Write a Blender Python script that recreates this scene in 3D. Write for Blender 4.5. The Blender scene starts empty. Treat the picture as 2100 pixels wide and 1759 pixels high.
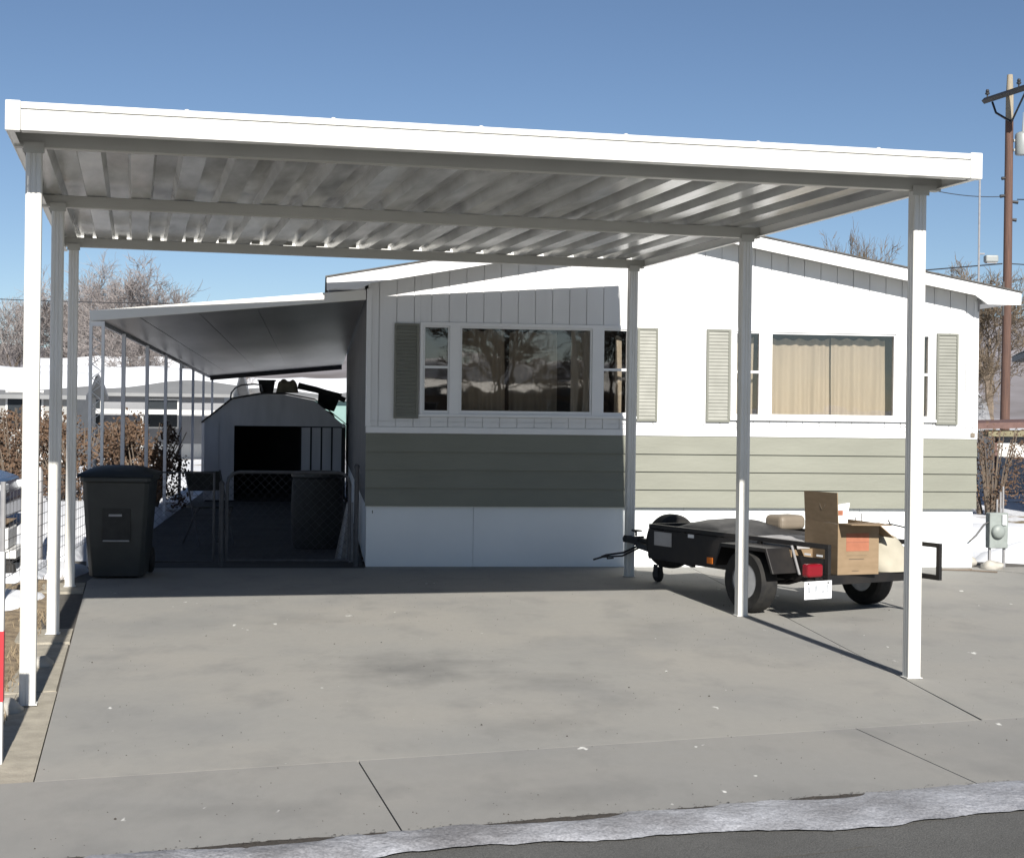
import bpy, bmesh, math, random
from mathutils import Vector, Matrix, noise
R = math.radians
scene = bpy.context.scene
col = scene.collection

# ------------------------------------------------------------------ camera
cam_d = bpy.data.cameras.new("camera")
cam = bpy.data.objects.new("camera", cam_d); col.objects.link(cam)
cam.matrix_world = Matrix.Translation((0, 0, 1.65)) @ Matrix.Rotation(R(90), 4, 'X') @ Matrix.Rotation(0.0127, 4, 'Z')
cam_d.sensor_fit = 'HORIZONTAL'; cam_d.sensor_width = 36.0
cam_d.lens = 36.0 * 3240 / 2100
cam_d.shift_x = 0.0
cam_d.shift_y = -(880 - 834) / 2100
cam_d.clip_start = 0.1; cam_d.clip_end = 5000
scene.camera = cam

# ------------------------------------------------------------------ world, sun, exposure
SUN_AZ, SUN_EL = 12.1, 30.1      # shadows run 12 degrees left of straight back
world = bpy.data.worlds.new("World"); scene.world = world; world.use_nodes = True
nt = world.node_tree; nt.nodes.clear()
sky = nt.nodes.new('ShaderNodeTexSky'); sky.sky_type = 'NISHITA'; sky.sun_disc = False
sky.sun_elevation = R(SUN_EL); sky.sun_rotation = R(180 - SUN_AZ)
sky.altitude = 1400; sky.air_density = 0.8; sky.dust_density = 0.35; sky.ozone_density = 2.2
bg = nt.nodes.new('ShaderNodeBackground'); bg.inputs[1].default_value = 0.05
wo = nt.nodes.new('ShaderNodeOutputWorld')
nt.links.new(sky.outputs[0], bg.inputs[0]); nt.links.new(bg.outputs[0], wo.inputs[0])
sl = bpy.data.lights.new("sun", 'SUN'); sl.energy = 5.0; sl.angle = R(0.5); sl.color = (1.0, 0.95, 0.87)
so = bpy.data.objects.new("sun", sl); col.objects.link(so)
sd = Vector((-math.sin(R(SUN_AZ)) * math.cos(R(SUN_EL)), math.cos(R(SUN_AZ)) * math.cos(R(SUN_EL)), -math.sin(R(SUN_EL))))
so.rotation_euler = sd.to_track_quat('-Z', 'Y').to_euler()
so.location = (3, -10, 12)
scene.view_settings.view_transform = 'Standard'; scene.view_settings.look = 'None'
scene.view_settings.gamma = 1.0; scene.view_settings.exposure = 0.78
scene.render.engine = 'CYCLES'
scene.cycles.max_bounces = 8

# ------------------------------------------------------------------ frames
TC, THH, TTR = R(13.45), R(6.9), R(31.0)
def vec2(th, a, b, o=(0, 0)):
    return (o[0] + a * math.cos(th) - b * math.sin(th), o[1] + a * math.sin(th) + b * math.cos(th))
HA = (-1.467, 16.065)
def CP(t, d): return vec2(TC, t, d)            # carport frame -> world
def HP(s, y): return vec2(THH, s, y, HA)       # house frame -> world

# ------------------------------------------------------------------ materials
def mat(name, color, rough=0.6, spec=0.5, metal=0.0, var=0.0, vscale=3.0, vcol=None, bump=0.0, bscale=60.0,
        stretch=(1, 1, 1), speck=0.0, speckscale=200, aniso=None, detail=6):
    m = bpy.data.materials.new(name); m.use_nodes = True
    n = m.node_tree; b = n.nodes['Principled BSDF']
    b.inputs['Roughness'].default_value = rough; b.inputs['Metallic'].default_value = metal
    b.inputs['Specular IOR Level'].default_value = spec
    c = tuple(color) + (1,)
    b.inputs['Base Color'].default_value = c
    tc = n.nodes.new('ShaderNodeTexCoord'); mp = n.nodes.new('ShaderNodeMapping')
    mp.inputs['Scale'].default_value = stretch
    n.links.new(tc.outputs['Object'], mp.inputs[0])
    last = None
    if var > 0:
        ns = n.nodes.new('ShaderNodeTexNoise'); ns.inputs['Scale'].default_value = vscale; ns.inputs['Detail'].default_value = detail
        n.links.new(mp.outputs[0], ns.inputs['Vector'])
        rp = n.nodes.new('ShaderNodeValToRGB'); rp.color_ramp.elements[0].position = 0.32; rp.color_ramp.elements[1].position = 0.68
        v2 = vcol if vcol else tuple(x * (1 - var) for x in color)
        rp.color_ramp.elements[0].color = tuple(v2) + (1,); rp.color_ramp.elements[1].color = c
        n.links.new(ns.outputs[0], rp.inputs[0]); last = rp.outputs[0]
        n.links.new(last, b.inputs['Base Color'])
        # roughness variation
        mr = n.nodes.new('ShaderNodeMapRange'); mr.inputs[3].default_value = min(1, rough * 1.12); mr.inputs[4].default_value = rough * 0.88
        n.links.new(ns.outputs[0], mr.inputs[0]); n.links.new(mr.outputs[0], b.inputs['Roughness'])
    if speck > 0:
        ns2 = n.nodes.new('ShaderNodeTexNoise'); ns2.inputs['Scale'].default_value = speckscale; ns2.inputs['Detail'].default_value = 3
        n.links.new(tc.outputs['Object'], ns2.inputs['Vector'])
        mr2 = n.nodes.new('ShaderNodeMapRange'); mr2.inputs[1].default_value = 0.3; mr2.inputs[2].default_value = 0.7
        mr2.inputs[3].default_value = 1 - speck; mr2.inputs[4].default_value = 1 + speck
        n.links.new(ns2.outputs[0], mr2.inputs[0])
        mx = n.nodes.new('ShaderNodeMix'); mx.data_type = 'RGBA'; mx.blend_type = 'MULTIPLY'; mx.inputs[0].default_value = 1
        if last: n.links.new(last, mx.inputs[6])
        else: mx.inputs[6].default_value = c
        n.links.new(mr2.outputs[0], mx.inputs[7]); n.links.new(mx.outputs[2], b.inputs['Base Color']); last = mx.outputs[2]
    if bump > 0:
        nb = n.nodes.new('ShaderNodeTexNoise'); nb.inputs['Scale'].default_value = bscale; nb.inputs['Detail'].default_value = 5
        n.links.new(mp.outputs[0], nb.inputs['Vector'])
        bp = n.nodes.new('ShaderNodeBump'); bp.inputs['Strength'].default_value = bump; bp.inputs['Distance'].default_value = 0.01
        n.links.new(nb.outputs[0], bp.inputs['Height']); n.links.new(bp.outputs[0], b.inputs['Normal'])
    return m

def concrete(name, base, dark, warm, stains=()):
    """stained outdoor concrete: big soft stains, streaks, fine grain, pale paint drips"""
    m = bpy.data.materials.new(name); m.use_nodes = True
    n = m.node_tree; b = n.nodes['Principled BSDF']; L = n.links
    b.inputs['Roughness'].default_value = 0.85; b.inputs['Specular IOR Level'].default_value = 0.3
    tc = n.nodes.new('ShaderNodeTexCoord')
    def nz(scale, det, stretch=(1, 1, 1), off=(0, 0, 0), rough=0.55):
        mp = n.nodes.new('ShaderNodeMapping'); mp.inputs['Scale'].default_value = stretch; mp.inputs['Location'].default_value = off
        L.new(tc.outputs['Object'], mp.inputs[0])
        t = n.nodes.new('ShaderNodeTexNoise'); t.inputs['Scale'].default_value = scale; t.inputs['Detail'].default_value = det; t.inputs['Roughness'].default_value = rough
        L.new(mp.outputs[0], t.inputs['Vector']); return t.outputs[0]
    def ramp(src, p0, p1, c0=(0, 0, 0, 1), c1=(1, 1, 1, 1)):
        r = n.nodes.new('ShaderNodeValToRGB'); r.color_ramp.elements[0].position = p0; r.color_ramp.elements[1].position = p1
        r.color_ramp.elements[0].color = c0; r.color_ramp.elements[1].color = c1; L.new(src, r.inputs[0]); return r.outputs[0]
    def mix(fac, a, bb, mode='MIX'):
        x = n.nodes.new('ShaderNodeMix'); x.data_type = 'RGBA'; x.blend_type = mode
        if isinstance(fac, float): x.inputs[0].default_value = fac
        else: L.new(fac, x.inputs[0])
        for i, v in ((6, a), (7, bb)):
            if isinstance(v, tuple): x.inputs[i].default_value = v + (1,)
            else: L.new(v, x.inputs[i])
        return x.outputs[2]
    c = mix(ramp(nz(0.55, 4), 0.40, 0.62), tuple(base), tuple(warm))
    c = mix(ramp(nz(0.75, 5, (1, 0.8, 1), (3, 1, 0), 0.55), 0.50, 0.78), c, tuple(dark))
    c = mix(ramp(nz(1.9, 8, (1.2, .7, 1), (7, 4, 0), 0.6), 0.52, 0.95), c, tuple(x * 0.80 for x in dark))
    # tyre grime and oil stains lying where cars stand
    for (sx, sy, rx, ry, amt) in stains:
        mp = n.nodes.new('ShaderNodeMapping'); mp.vector_type = 'POINT'; mp.inputs['Location'].default_value = (-sx / rx, -sy / ry, 0); mp.inputs['Scale'].default_value = (1 / rx, 1 / ry, 0)
        L.new(tc.outputs['Object'], mp.inputs[0])
        ln = n.nodes.new('ShaderNodeVectorMath'); ln.operation = 'LENGTH'; L.new(mp.outputs[0], ln.inputs[0])
        ns_ = nz(3.2, 6, (1, 1, 1), (sx, sy, 0), 0.6)
        ad = n.nodes.new('ShaderNodeMath'); ad.operation = 'MULTIPLY_ADD'; L.new(ns_, ad.inputs[0]); ad.inputs[1].default_value = 1.9; L.new(ln.outputs['Value'], ad.inputs[2])
        f = ramp(ad.outputs[0], 0.75, 1.0, (amt,) * 3 + (1,), (0, 0, 0, 1))
        mr_ = n.nodes.new('ShaderNodeMapRange'); mr_.inputs[1].default_value = 0.75; mr_.inputs[2].default_value = 1.85; mr_.inputs[3].default_value = amt; mr_.inputs[4].default_value = 0
        L.new(ad.outputs[0], mr_.inputs[0]); c = mix(mr_.outputs[0], c, tuple(x * .60 for x in dark))
    g = ramp(nz(260, 2), 0.25, 0.75, (0.86, 0.86, 0.87, 1), (1.0, 1.0, 1.0, 1))
    c = mix(1.0, c, g, 'MULTIPLY')
    g2 = ramp(nz(14, 6, (1.3, .6, 1), (2, 2, 2), 0.65), 0.25, 0.8, (0.93, 0.93, 0.93, 1), (1.0, 1.0, 1.0, 1))
    c = mix(1.0, c, g2, 'MULTIPLY')
    # pale droppings / paint drips
    v = ramp(nz(6.5, 3, (1.3, .6, 1), (5, 5, 1), 0.5), 0.735, 0.77)
    c = mix(v, c, (0.62, 0.62, 0.60))
    # hairline crazing
    L.new(c, b.inputs['Base Color'])
    bp = n.nodes.new('ShaderNodeBump'); bp.inputs['Strength'].default_value = 0.25; bp.inputs['Distance'].default_value = 0.004
    L.new(nz(140, 5), bp.inputs['Height']); L.new(bp.outputs[0], b.inputs['Normal'])
    return m

def blend_ground(name):
    """snow lying over dry winter grass"""
    m = bpy.data.materials.new(name); m.use_nodes = True
    n = m.node_tree; b = n.nodes['Principled BSDF']; L = n.links
    b.inputs['Roughness'].default_value = 0.9; b.inputs['Specular IOR Level'].default_value = 0.2
    tc = n.nodes.new('ShaderNodeTexCoord')
    def nz(scale, det, rough=0.6):
        t = n.nodes.new('ShaderNodeTexNoise'); t.inputs['Scale'].default_value = scale; t.inputs['Detail'].default_value = det; t.inputs['Roughness'].default_value = rough
        L.new(tc.outputs['Object'], t.inputs['Vector']); return t.outputs[0]
    def ramp(src, p0, p1, c0, c1):
        r = n.nodes.new('ShaderNodeValToRGB'); r.color_ramp.elements[0].position = p0; r.color_ramp.elements[1].position = p1
        r.color_ramp.elements[0].color = c0; r.color_ramp.elements[1].color = c1; L.new(src, r.inputs[0]); return r.outputs[0]
    grass = ramp(nz(9, 8, 0.75), 0.3, 0.7, (0.11, 0.085, 0.05, 1), (0.30, 0.24, 0.15, 1))
    fac = ramp(nz(0.8, 8, 0.65), 0.40, 0.46, (0, 0, 0, 1), (1, 1, 1, 1))
    x = n.nodes.new('ShaderNodeMix'); x.data_type = 'RGBA'; L.new(fac, x.inputs[0]); L.new(grass, x.inputs[6]); x.inputs[7].default_value = (0.64, 0.66, 0.70, 1)
    L.new(x.outputs[2], b.inputs['Base Color'])
    bp = n.nodes.new('ShaderNodeBump'); bp.inputs['Strength'].default_value = 0.7; bp.inputs['Distance'].default_value = 0.05
    L.new(nz(6, 8, 0.7), bp.inputs['Height']); L.new(bp.outputs[0], b.inputs['Normal'])
    return m

def glass_mat(name, tint=(0.72, 0.74, 0.74), base=0.10):
    m = bpy.data.materials.new(name); m.use_nodes = True
    n = m.node_tree; n.nodes.clear(); L = n.links
    o = n.nodes.new('ShaderNodeOutputMaterial'); mx = n.nodes.new('ShaderNodeMixShader')
    tr = n.nodes.new('ShaderNodeBsdfTransparent'); tr.inputs[0].default_value = tint + (1,)
    gl = n.nodes.new('ShaderNodeBsdfGlossy'); gl.inputs['Roughness'].default_value = 0.015
    nz = n.nodes.new('ShaderNodeTexNoise'); nz.inputs['Scale'].default_value = 1.6
    tc = n.nodes.new('ShaderNodeTexCoord'); L.new(tc.outputs['Object'], nz.inputs['Vector'])
    bp = n.nodes.new('ShaderNodeBump'); bp.inputs['Strength'].default_value = 0.12; bp.inputs['Distance'].default_value = 0.02
    L.new(nz.outputs[0], bp.inputs['Height']); L.new(bp.outputs[0], gl.inputs['Normal'])
    fr = n.nodes.new('ShaderNodeFresnel'); fr.inputs[0].default_value = 1.5
    ad = n.nodes.new('ShaderNodeMath'); ad.operation = 'ADD'; ad.inputs[1].default_value = base; ad.use_clamp = True
    L.new(fr.outputs[0], ad.inputs[0]); L.new(ad.outputs[0], mx.inputs[0])
    L.new(tr.outputs[0], mx.inputs[1]); L.new(gl.outputs[0], mx.inputs[2]); L.new(mx.outputs[0], o.inputs[0])
    return m

M = {}
M['white'] = mat('white_paint', (0.70, 0.71, 0.72), 0.45, var=0.05, vscale=2.0, stretch=(1, 1, .3))
M['alu'] = mat('white_enamel_metal', (0.66, 0.66, 0.635), 0.32, var=0.06, vscale=1.5, bump=0.03, bscale=6)
M['alu_post'] = mat('white_enamel_post', (0.62, 0.62, 0.605), 0.35, var=0.10, vscale=5, vcol=(0.55, 0.54, 0.50), stretch=(3, 3, .5))
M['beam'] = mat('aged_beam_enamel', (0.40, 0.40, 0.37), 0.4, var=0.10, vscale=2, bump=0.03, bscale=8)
M['pan'] = mat('roof_pan_metal', (0.50, 0.51, 0.50), 0.22, spec=0.8, var=0.30, vscale=1.8, stretch=(3.2, .7, 1), detail=8, vcol=(0.26, 0.265, 0.26), bump=0.05, bscale=4)
M['siding'] = mat('white_siding', (0.66, 0.67, 0.68), 0.5, var=0.06, vscale=3, vcol=(0.61, 0.62, 0.63), stretch=(1, 1, .25), bump=0.05, bscale=30)
M['skirt'] = mat('skirting_panel', (0.76, 0.79, 0.80), 0.5, var=0.06, vscale=1.2, bump=0.06, bscale=3)
M['sage'] = mat('sage_lap_siding', (0.172, 0.178, 0.145), 0.55, var=0.12, vscale=2.5, stretch=(.5, 1, 2), bump=0.12, bscale=25)
M['shutter'] = mat('sage_shutter', (0.150, 0.155, 0.132), 0.5, var=0.08, vscale=6)
M['shingle'] = mat('grey_shingle', (0.10, 0.095, 0.09), 0.9, var=0.4, vscale=20)
M['soffit'] = mat('soffit_paint', (0.62, 0.60, 0.53), 0.6, var=0.1, vscale=3)
M['curtain'] = mat('tan_curtain', (0.56, 0.525, 0.465), 0.9, var=0.12, vscale=4, stretch=(4, 1, .3))
M['sidewall'] = mat('dark_side_siding', (0.13, 0.13, 0.135), 0.7, var=0.15, vscale=2)  # darker siding for the left side wall
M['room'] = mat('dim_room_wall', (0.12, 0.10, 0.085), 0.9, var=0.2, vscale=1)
M['glass'] = glass_mat('window_glass', (0.84, 0.82, 0.79), 0.05)
M['glass_dark'] = glass_mat('dark_window_glass', (0.82, 0.80, 0.77), 0.045)
M['black'] = mat('black_trailer_paint', (0.010, 0.010, 0.011), 0.42, spec=0.35, var=0.3, vscale=8, vcol=(0.018, 0.016, 0.015), bump=0.05, bscale=40)
M['rubber'] = mat('tyre_rubber', (0.014, 0.014, 0.015), 0.75, spec=.3, var=0.3, vscale=15, vcol=(0.028, 0.027, 0.025))
M['rim'] = mat('galvanised_rim', (0.55, 0.56, 0.58), 0.35, metal=0.6, var=0.2, vscale=10)
M['card'] = mat('cardboard', (0.225, 0.16, 0.098), 0.85, var=0.15, vscale=8, vcol=(0.19, 0.135, 0.08), stretch=(1, 1, 3))
M['card_in'] = mat('cardboard_inside', (0.22, 0.155, 0.09), 0.9, var=0.12, vscale=5)
M['orange'] = mat('orange_print', (0.31, 0.115, 0.065), 0.8, var=0.15, vscale=20)
M['ink'] = mat('black_ink', (0.03, 0.03, 0.03), 0.8)
M['red'] = mat('red_lens', (0.17, 0.006, 0.012), 0.18)
M['amber'] = mat('amber_lens', (0.60, 0.16, 0.02), 0.2)
M['plate'] = mat('licence_plate', (0.72, 0.73, 0.74), 0.4, var=0.25, vscale=25, vcol=(0.55, 0.58, 0.62))
M['plate_mark'] = mat('faded_plate_print', (0.40, 0.42, 0.45), 0.6, var=.3, vscale=30)
M['cream'] = mat('cream_sack', (0.37, 0.345, 0.28), 0.85, var=0.15, vscale=6, bump=0.3, bscale=12)
M['foam'] = mat('white_foam', (0.80, 0.80, 0.80), 0.7, var=0.05, vscale=8)
M['tarp'] = mat('grey_tarp', (0.34, 0.34, 0.35), 0.6, var=0.25, vscale=6, bump=0.3, bscale=10)
M['tarp_dark'] = mat('charcoal_tarp', (0.035, 0.035, 0.036), 0.55, var=0.35, vscale=10, bump=0.3, bscale=14)
M['tan'] = mat('tan_plastic', (0.18, 0.15, 0.115), 0.55, var=0.1, vscale=6)
M['bin'] = mat('dark_bin_plastic', (0.022, 0.026, 0.026), 0.5, var=0.25, vscale=7, bump=0.05, bscale=40)
M['galv'] = mat('galvanised_pipe', (0.30, 0.30, 0.31), 0.5, metal=0.3, var=0.2, vscale=12)
M['wire'] = mat('fence_wire', (0.07, 0.07, 0.075), 0.7)
M['pipe_dark'] = mat('weathered_pipe', (0.075, 0.075, 0.08), 0.6, var=0.3, vscale=12)
M['shed'] = mat('grey_shed_metal', (0.60, 0.60, 0.62), 0.55, var=0.15, vscale=3, stretch=(2, 2, .4))
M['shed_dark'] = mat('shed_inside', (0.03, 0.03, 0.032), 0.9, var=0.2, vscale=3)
M['awn_under'] = mat('awning_sheet', (0.22, 0.22, 0.22), 0.35, var=0.3, vscale=1.2, stretch=(2, .4, 1))
M['junk_dark'] = mat('dark_clutter', (0.03, 0.03, 0.028), 0.8, var=0.3, vscale=10)
M['junk_tan'] = mat('weathered_tan', (0.34, 0.30, 0.22), 0.85, var=0.3, vscale=12)
M['snow'] = mat('snow', (0.68, 0.70, 0.74), 0.85, spec=0.3, var=0.06, vscale=2, bump=0.5, bscale=8)
M['ice'] = mat('dirty_ice', (0.31, 0.32, 0.35), 0.5, var=0.4, vscale=3.2, vcol=(0.15, 0.15, 0.16), detail=14, bump=1.0, bscale=30, speck=0.25, speckscale=90)
M['dirt'] = mat('gutter_dirt', (0.055, 0.046, 0.038), 0.95, var=0.5, vscale=18, bump=0.8, bscale=60, speck=0.3)
M['drygrass'] = mat('dry_grass_soil', (0.30, 0.235, 0.15), 0.95, var=0.6, vscale=9, vcol=(0.12, 0.09, 0.06), detail=12, bump=0.9, bscale=40, speck=0.3, speckscale=90)
M['asphalt'] = mat('asphalt', (0.098, 0.098, 0.095), 0.9, var=0.28, vscale=1.6, bump=0.6, bscale=150, speck=0.45, speckscale=190, detail=10)
M['concrete'] = concrete('driveway_concrete', (0.292, 0.288, 0.270), (0.235, 0.236, 0.230), (0.315, 0.305, 0.280), stains=((-.62, 9.9, .75, .8, .75), (.25, 9.5, .45, .45, .5), (.15, 8.2, .5, .4, .45), (1.1, 11.8, .5, .9, .35), (-1.6, 12.1, .6, .5, .3), (3.4, 9.6, .5, .4, .35)))
M['concrete_walk'] = concrete('sidewalk_concrete', (0.262, 0.260, 0.248), (0.220, 0.220, 0.214), (0.280, 0.273, 0.255), stains=((.2, 6.7, .35, .25, .4), (-1.2, 6.4, .7, .25, .35)))
M['footing'] = mat('pale_footing', (0.36, 0.33, 0.27), 0.9, var=0.3, vscale=8, bump=0.5, bscale=40, speck=0.15)
M['joint'] = mat('joint_dirt', (0.10, 0.092, 0.08), 0.95, var=0.3, vscale=30)
M['ground'] = blend_ground('snowy_ground')
M['rock'] = mat('pale_rock', (0.42, 0.40, 0.36), 0.9, var=0.3, vscale=9, bump=0.6, bscale=20)
M['polewood'] = mat('creosote_pole_wood', (0.115, 0.062, 0.045), 0.85, var=0.4, vscale=6, stretch=(5, 5, .3), vcol=(0.07, 0.042, 0.035), bump=0.4, bscale=20)
M['pole_top'] = mat('bleached_pole_wood', (0.30, 0.26, 0.20), 0.9, var=0.5, vscale=9, stretch=(5, 5, .5), vcol=(0.22, 0.19, 0.14))
M['dark_metal'] = mat('dark_metal', (0.02, 0.02, 0.022), 0.5, var=0.2)
M['transf'] = mat('transformer_paint', (0.24, 0.26, 0.26), 0.45, var=0.08, vscale=6)
M['meter'] = mat('meter_box_paint', (0.24, 0.27, 0.26), 0.5, var=0.25, vscale=12)
M['bark'] = mat('winter_bark', (0.17, 0.135, 0.105), 0.95, var=0.3, vscale=5)
M['twig'] = mat('winter_twig', (0.25, 0.225, 0.22), 0.95, var=0.25, vscale=1.0, vcol=(0.19, 0.17, 0.165))  # twig colour lightened to stand in for distance haze
M['twig_dark'] = mat('dark_winter_twig', (0.15, 0.115, 0.08), 0.95, var=0.3, vscale=1.0)
M['brownleaf'] = mat('dead_brown_leaves', (0.125, 0.078, 0.048), 0.9, var=0.5, vscale=3.0, vcol=(0.06, 0.036, 0.024))
M['evergreen'] = mat('evergreen_needles', (0.04, 0.06, 0.03), 0.9, var=0.4, vscale=2)
M['nb_grey'] = mat('grey_home_siding', (0.20, 0.205, 0.22), 0.6, var=0.1, vscale=2, stretch=(.3, 1, 3))
M['nb_pale'] = mat('pale_home_siding', (0.27, 0.27, 0.26), 0.6, var=0.1, vscale=2, stretch=(.3, 1, 3))
M['nb_tan'] = mat('tan_home_siding', (0.26, 0.19, 0.13), 0.7, var=0.2, vscale=3, stretch=(.3, 1, 3))
M['nb_teal'] = mat('teal_home_siding', (0.16, 0.26, 0.25), 0.6, var=0.1, vscale=3)
M['nb_trim'] = mat('home_trim', (0.55, 0.55, 0.54), 0.5, var=0.05)
M['nb_roof'] = mat('home_roof_metal', (0.19, 0.195, 0.20), 0.6, var=0.15, vscale=2)
M['brown_trim'] = mat('brown_roof_edge', (0.14, 0.08, 0.07), 0.7, var=0.3, vscale=6)
M['yellow_trim'] = mat('mustard_trim', (0.20, 0.18, 0.11), 0.7, var=0.2, vscale=6)
M['navy'] = mat('navy_car_paint', (0.015, 0.025, 0.06), 0.22, var=0.1)
M['silver'] = mat('white_car_paint', (0.72, 0.72, 0.70), 0.25, var=0.04)
M['redpaint'] = mat('red_reflector_paint', (0.50, 0.03, 0.04), 0.4, var=0.2, vscale=10)
M['bluetarp'] = mat('blue_sheet', (0.10, 0.22, 0.42), 0.6)
def hill_mat():
    m = mat('hillside_brush_and_snow', (0.25, 0.24, 0.26), 1.0, spec=0.0, var=0.5, vscale=0.03, vcol=(0.13, 0.12, 0.12), detail=12)
    return m
M['hill'] = hill_mat()
M['aisle'] = mat('shade_darkened_floor', (0.055, 0.054, 0.053), 0.9, var=0.3, vscale=2, bump=0.4, bscale=60)  # floor colour darkened to deepen the shade under the awning

# ------------------------------------------------------------------ mesh builder
class MB:
    def __init__(s): s.v = []; s.f = []; s.mi = []; s.cur = 0
    def add(s, vs, fs):
        o = len(s.v); s.v += [tuple(v) for v in vs]
        for f in fs: s.f.append(tuple(i + o for i in f)); s.mi.append(s.cur)
        return s
    def box(s, x0, x1, y0, y1, z0, z1):
        vs = [(x, y, z) for z in (z0, z1) for y in (y0, y1) for x in (x0, x1)]
        return s.add(vs, [(0, 2, 3, 1), (4, 5, 7, 6), (0, 1, 5, 4), (2, 6, 7, 3), (0, 4, 6, 2), (1, 3, 7, 5)])
    def prism(s, poly, lo, hi, axis='y'):
        """poly in the two other axes, extruded lo..hi along axis"""
        n = len(poly)
        def p(a, b, c):
            return {'y': (a, c, b), 'z': (a, b, c), 'x': (c, a, b)}[axis]
        vs = [p(a, b, lo) for a, b in poly] + [p(a, b, hi) for a, b in poly]
        fs = [tuple(range(n))[::-1], tuple(range(n, 2 * n))] + [(i, (i + 1) % n, n + (i + 1) % n, n + i) for i in range(n)]
        return s.add(vs, fs)
    def hexa(s, b, t):
        """bottom 4 pts, top 4 pts, same winding"""
        return s.add(list(b) + list(t), [(3, 2, 1, 0), (4, 5, 6, 7)] + [(i, (i + 1) % 4, 4 + (i + 1) % 4, 4 + i) for i in range(4)])
    def tube(s, pts, rad, n=8, cap=True):
        pts = [Vector(p) for p in pts]
        if not isinstance(rad, (list, tuple)): rad = [rad] * len(pts)
        o = len(s.v); prev = None
        for i, p in enumerate(pts):
            d = (pts[min(i + 1, len(pts) - 1)] - pts[max(i - 1, 0)])
            d = d.normalized() if d.length > 1e-9 else Vector((0, 0, 1))
            if prev is None:
                a = Vector((0, 0, 1)) if abs(d.z) < .9 else Vector((1, 0, 0))
                u = d.cross(a).normalized()
            else:
                u = (prev - d * prev.dot(d)); u = u.normalized() if u.length > 1e-6 else d.orthogonal().normalized()
            prev = u; w = d.cross(u)
            for k in range(n):
                an = 2 * math.pi * k / n
                s.v.append(tuple(p + (u * math.cos(an) + w * math.sin(an)) * rad[i]))
        for i in range(len(pts) - 1):
            for k in range(n):
                s.f.append((o + i * n + k, o + i * n + (k + 1) % n, o + (i + 1) * n + (k + 1) % n, o + (i + 1) * n + k)); s.mi.append(s.cur)
        if cap:
            s.f.append(tuple(o + k for k in range(n))[::-1]); s.mi.append(s.cur)
            e = o + (len(pts) - 1) * n; s.f.append(tuple(e + k for k in range(n))); s.mi.append(s.cur)
        return s
    def lathe(s, prof, c, axis=(0, 0, 1), n=24, close=False):
        """profile [(r, h)], around axis through c"""
        ax = Vector(axis).normalized(); u = ax.orthogonal().normalized(); w = ax.cross(u); c = Vector(c)
        o = len(s.v)
        for r_, h_ in prof:
            for k in range(n):
                an = 2 * math.pi * k / n
                s.v.append(tuple(c + ax * h_ + (u * math.cos(an) + w * math.sin(an)) * r_))
        m = len(prof)
        for i in range(m if close else m - 1):
            for k in range(n):
                j = (i + 1) % m
                s.f.append((o + i * n + k, o + i * n + (k + 1) % n, o + j * n + (k + 1) % n, o + j * n + k)); s.mi.append(s.cur)
        if not close:
            s.f.append(tuple(o + k for k in range(n))[::-1]); s.mi.append(s.cur)
            e = o + (m - 1) * n; s.f.append(tuple(e + k for k in range(n))); s.mi.append(s.cur)
        return s
    def build(s, name, m, parent=None, bevel=0, smooth=False, loc=None, rz=None, seg=2, fixn=True):
        me = bpy.data.meshes.new(name); me.from_pydata(s.v, [], s.f)
        ms = m if isinstance(m, list) else [m]
        for x in ms: me.materials.append(x)
        if len(ms) > 1: me.polygons.foreach_set('material_index', s.mi)
        if fixn:
            bm = bmesh.new(); bm.from_mesh(me); bmesh.ops.recalc_face_normals(bm, faces=bm.faces); bm.to_mesh(me); bm.free()
        if smooth:
            me.polygons.foreach_set('use_smooth', [True] * len(me.polygons))
            try: me.set_sharp_from_angle(angle=R(40))
            except Exception: pass
        me.update()
        o = bpy.data.objects.new(name, me); col.objects.link(o)
        if parent: o.parent = parent
        if loc: o.location = loc
        if rz is not None: o.rotation_euler[2] = rz
        if bevel:
            b = o.modifiers.new('bevel', 'BEVEL'); b.width = bevel; b.segments = seg; b.limit_method = 'ANGLE'; b.angle_limit = R(40)
        return o

def tag(o, label=None, cat=None, group=None, kind=None):
    if label: o['label'] = label
    if cat: o['category'] = cat
    if group: o['group'] = group
    if kind: o['kind'] = kind
    return o
def empty(name, loc, rz=0, label=None, cat=None, group=None):
    o = bpy.data.objects.new(name, None); col.objects.link(o); o.location = loc; o.rotation_euler[2] = rz
    o.empty_display_size = 0.2
    return tag(o, label, cat, group)
def kids(o): return [x for x in bpy.data.objects if x.parent == o]
def copy_tree(o, parent=None):
    c = o.copy(); col.objects.link(c)
    if parent: c.parent = parent
    for ch in kids(o): copy_tree(ch, c)
    return c
def struct(o): o['kind'] = 'structure'; return o

# ------------------------------------------------------------------ setting: ground sheets
def poly_slab(polys, z1, z0, name, m):
    b = MB()
    for p in polys: b.prism(p, z0, z1, 'z')
    return b.build(name, m)

g = MB(); N = 60
def gz(x, y):
    d = max(0.0, math.hypot(x, y - 10) - 60)
    return -0.06 + 0.0 * d
vs = []; xs = [math.copysign(abs(i / N) ** 2.2 * 1500, i) for i in range(-N, N + 1)]
ys = [math.copysign(abs(i / N) ** 2.2 * 1500, i) + 10 for i in range(-N, N + 1)]
for y in ys:
    for x in xs: vs.append((x, y, gz(x, y)))
W_ = 2 * N + 1
g.add(vs, [(j * W_ + i, j * W_ + i + 1, (j + 1) * W_ + i + 1, (j + 1) * W_ + i) for j in range(2 * N) for i in range(2 * N)])
struct(g.build('ground', M['ground'], fixn=False))

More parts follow.
